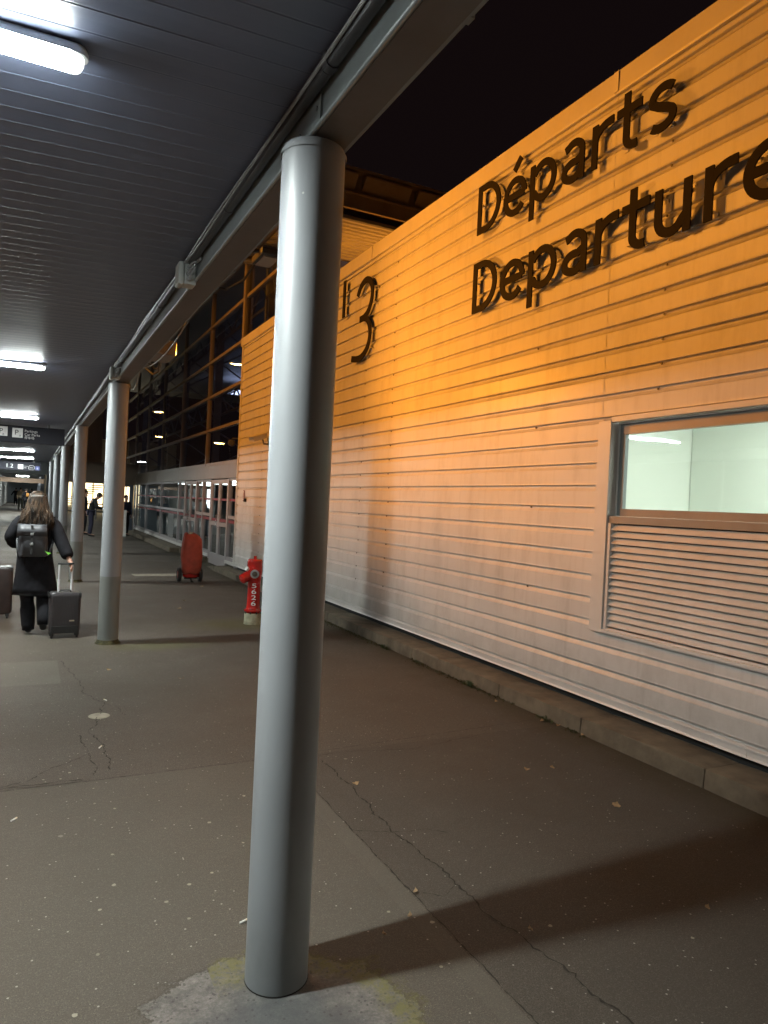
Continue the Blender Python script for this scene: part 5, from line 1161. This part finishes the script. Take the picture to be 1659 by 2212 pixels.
# explicit gum spots as flat discs in one surface layer
gm = MB(); rnd = random.Random(12)
for (x, y) in ((0.4, 3.41), (0.38, 3.14), (0.31, 2.97), (0.28, 2.68), (0.19, 2.39), (0.62, 2.78), (0.67, 3.03), (0.78, 3.09), (1.13, 3.84), (0.56, 2.93), (0.37, 4.01), (0.46, 3.91), (0.38, 4.22), (0.13, 4.44), (0.98, 3.31), (0.88, 3.58), (1.37, 2.53), (2.58, 3.75), (1.39, 2.15), (1.93, 2.2), (2.41, 1.92), (1.5, 2.4), (0.27, 4.5), (0.22, 4.42)):
    r = rnd.uniform(0.006, 0.011); z_ = 0.0015 + rnd.uniform(0, 0.001)
    f = gm.bm.faces.new([gm.bm.verts.new((x + r * rnd.uniform(.75, 1.15) * cos(k * pi / 5), y + r * rnd.uniform(.75, 1.15) * sin(k * pi / 5), z_)) for k in range(10)])
tag(gm.build('gum_spots', 'paintline'), 'pale trodden gum spots scattered over the near asphalt', 'gum', kind='stuff')
def weed(x, y, s_, label, seed):
    rnd = random.Random(seed); m_ = MB()
    for k in range(34):
        a = rnd.uniform(0, 2 * pi); L_ = s_ * rnd.uniform(.4, 1); el = rnd.uniform(.3, 1.3); d_ = Vector((cos(a) * cos(el) * .6 - 0.25 * 0, sin(a) * cos(el), sin(el) * .9)); s2 = Vector((-sin(a), cos(a), 0)) * L_ * 0.11
        b0 = Vector((rnd.uniform(-.03, .0), rnd.uniform(-.08, .08), 0)); p1 = b0 + d_ * L_ * .55; p2 = b0 + d_ * L_ + Vector((0, 0, -L_ * .2))
        for t in range(3):
            q = b0 + (p1 - b0) * (t + 1) / 3; ss = s2 * rnd.uniform(.8, 2.2); m_.quad(q, q + ss + d_ * .01, q + ss * 1.4 + d_ * L_ * .16, q + d_ * L_ * .1); m_.quad(q, q - ss + d_ * .01, q - ss * 1.4 + d_ * L_ * .16, q + d_ * L_ * .1)
        m_.quad(b0 - s2 * .3, b0 + s2 * .3, p1 + s2 * .5, p1 - s2 * .5); m_.quad(p1 - s2 * .5, p1 + s2 * .5, p2 + s2 * .1, p2 - s2 * .1)
    o_ = m_.build('weed', 'weed'); o_.location = (x, y, 0.0); tag(o_, label, 'weed', 'weeds at the foot of the kerb'); return o_
weed(3.76, 5.55, 0.10, 'largest leafy weed growing from the kerb foot', 1); weed(3.76, 4.45, 0.07, 'nearest low weed at the kerb foot', 2); weed(3.75, 7.3, 0.09, 'farther weed at the kerb foot just right of the big column', 3); weed(3.77, 6.55, 0.05, 'tiny weed in the kerb foot between two larger ones', 4)
ms_ = MB(); rnd = random.Random(5)
for k in range(1500):
    y_ = rnd.uniform(4.0, 9.5); x_ = 3.785 - abs(rnd.gauss(0, 0.03)) * (1.5 if y_ > 5.8 else 1); s_ = rnd.uniform(0.004, 0.013)
    if math.sin(y_ * 5.1) + math.sin(y_ * 2.3 + 1) < -0.5: continue
    a = rnd.uniform(0, 6); ms_.quad((x_, y_, 0.001), (x_ + s_ * cos(a), y_ + s_ * sin(a), 0.002), (x_ + s_ * .5, y_ + s_ * .4, s_ * 1.3), (x_ - s_ * .4, y_ + s_ * .3, s_))
tag(ms_.build('moss', 'moss'), 'moss and grit along the foot of the kerb', 'moss', kind='stuff')
# neon
text_mesh('HOTEL', 0.9, 0.05, 'lettering', 'neon', ht, frame_m((0, 1.6, 0), (0, -1, 0), (0, 0, 1)))
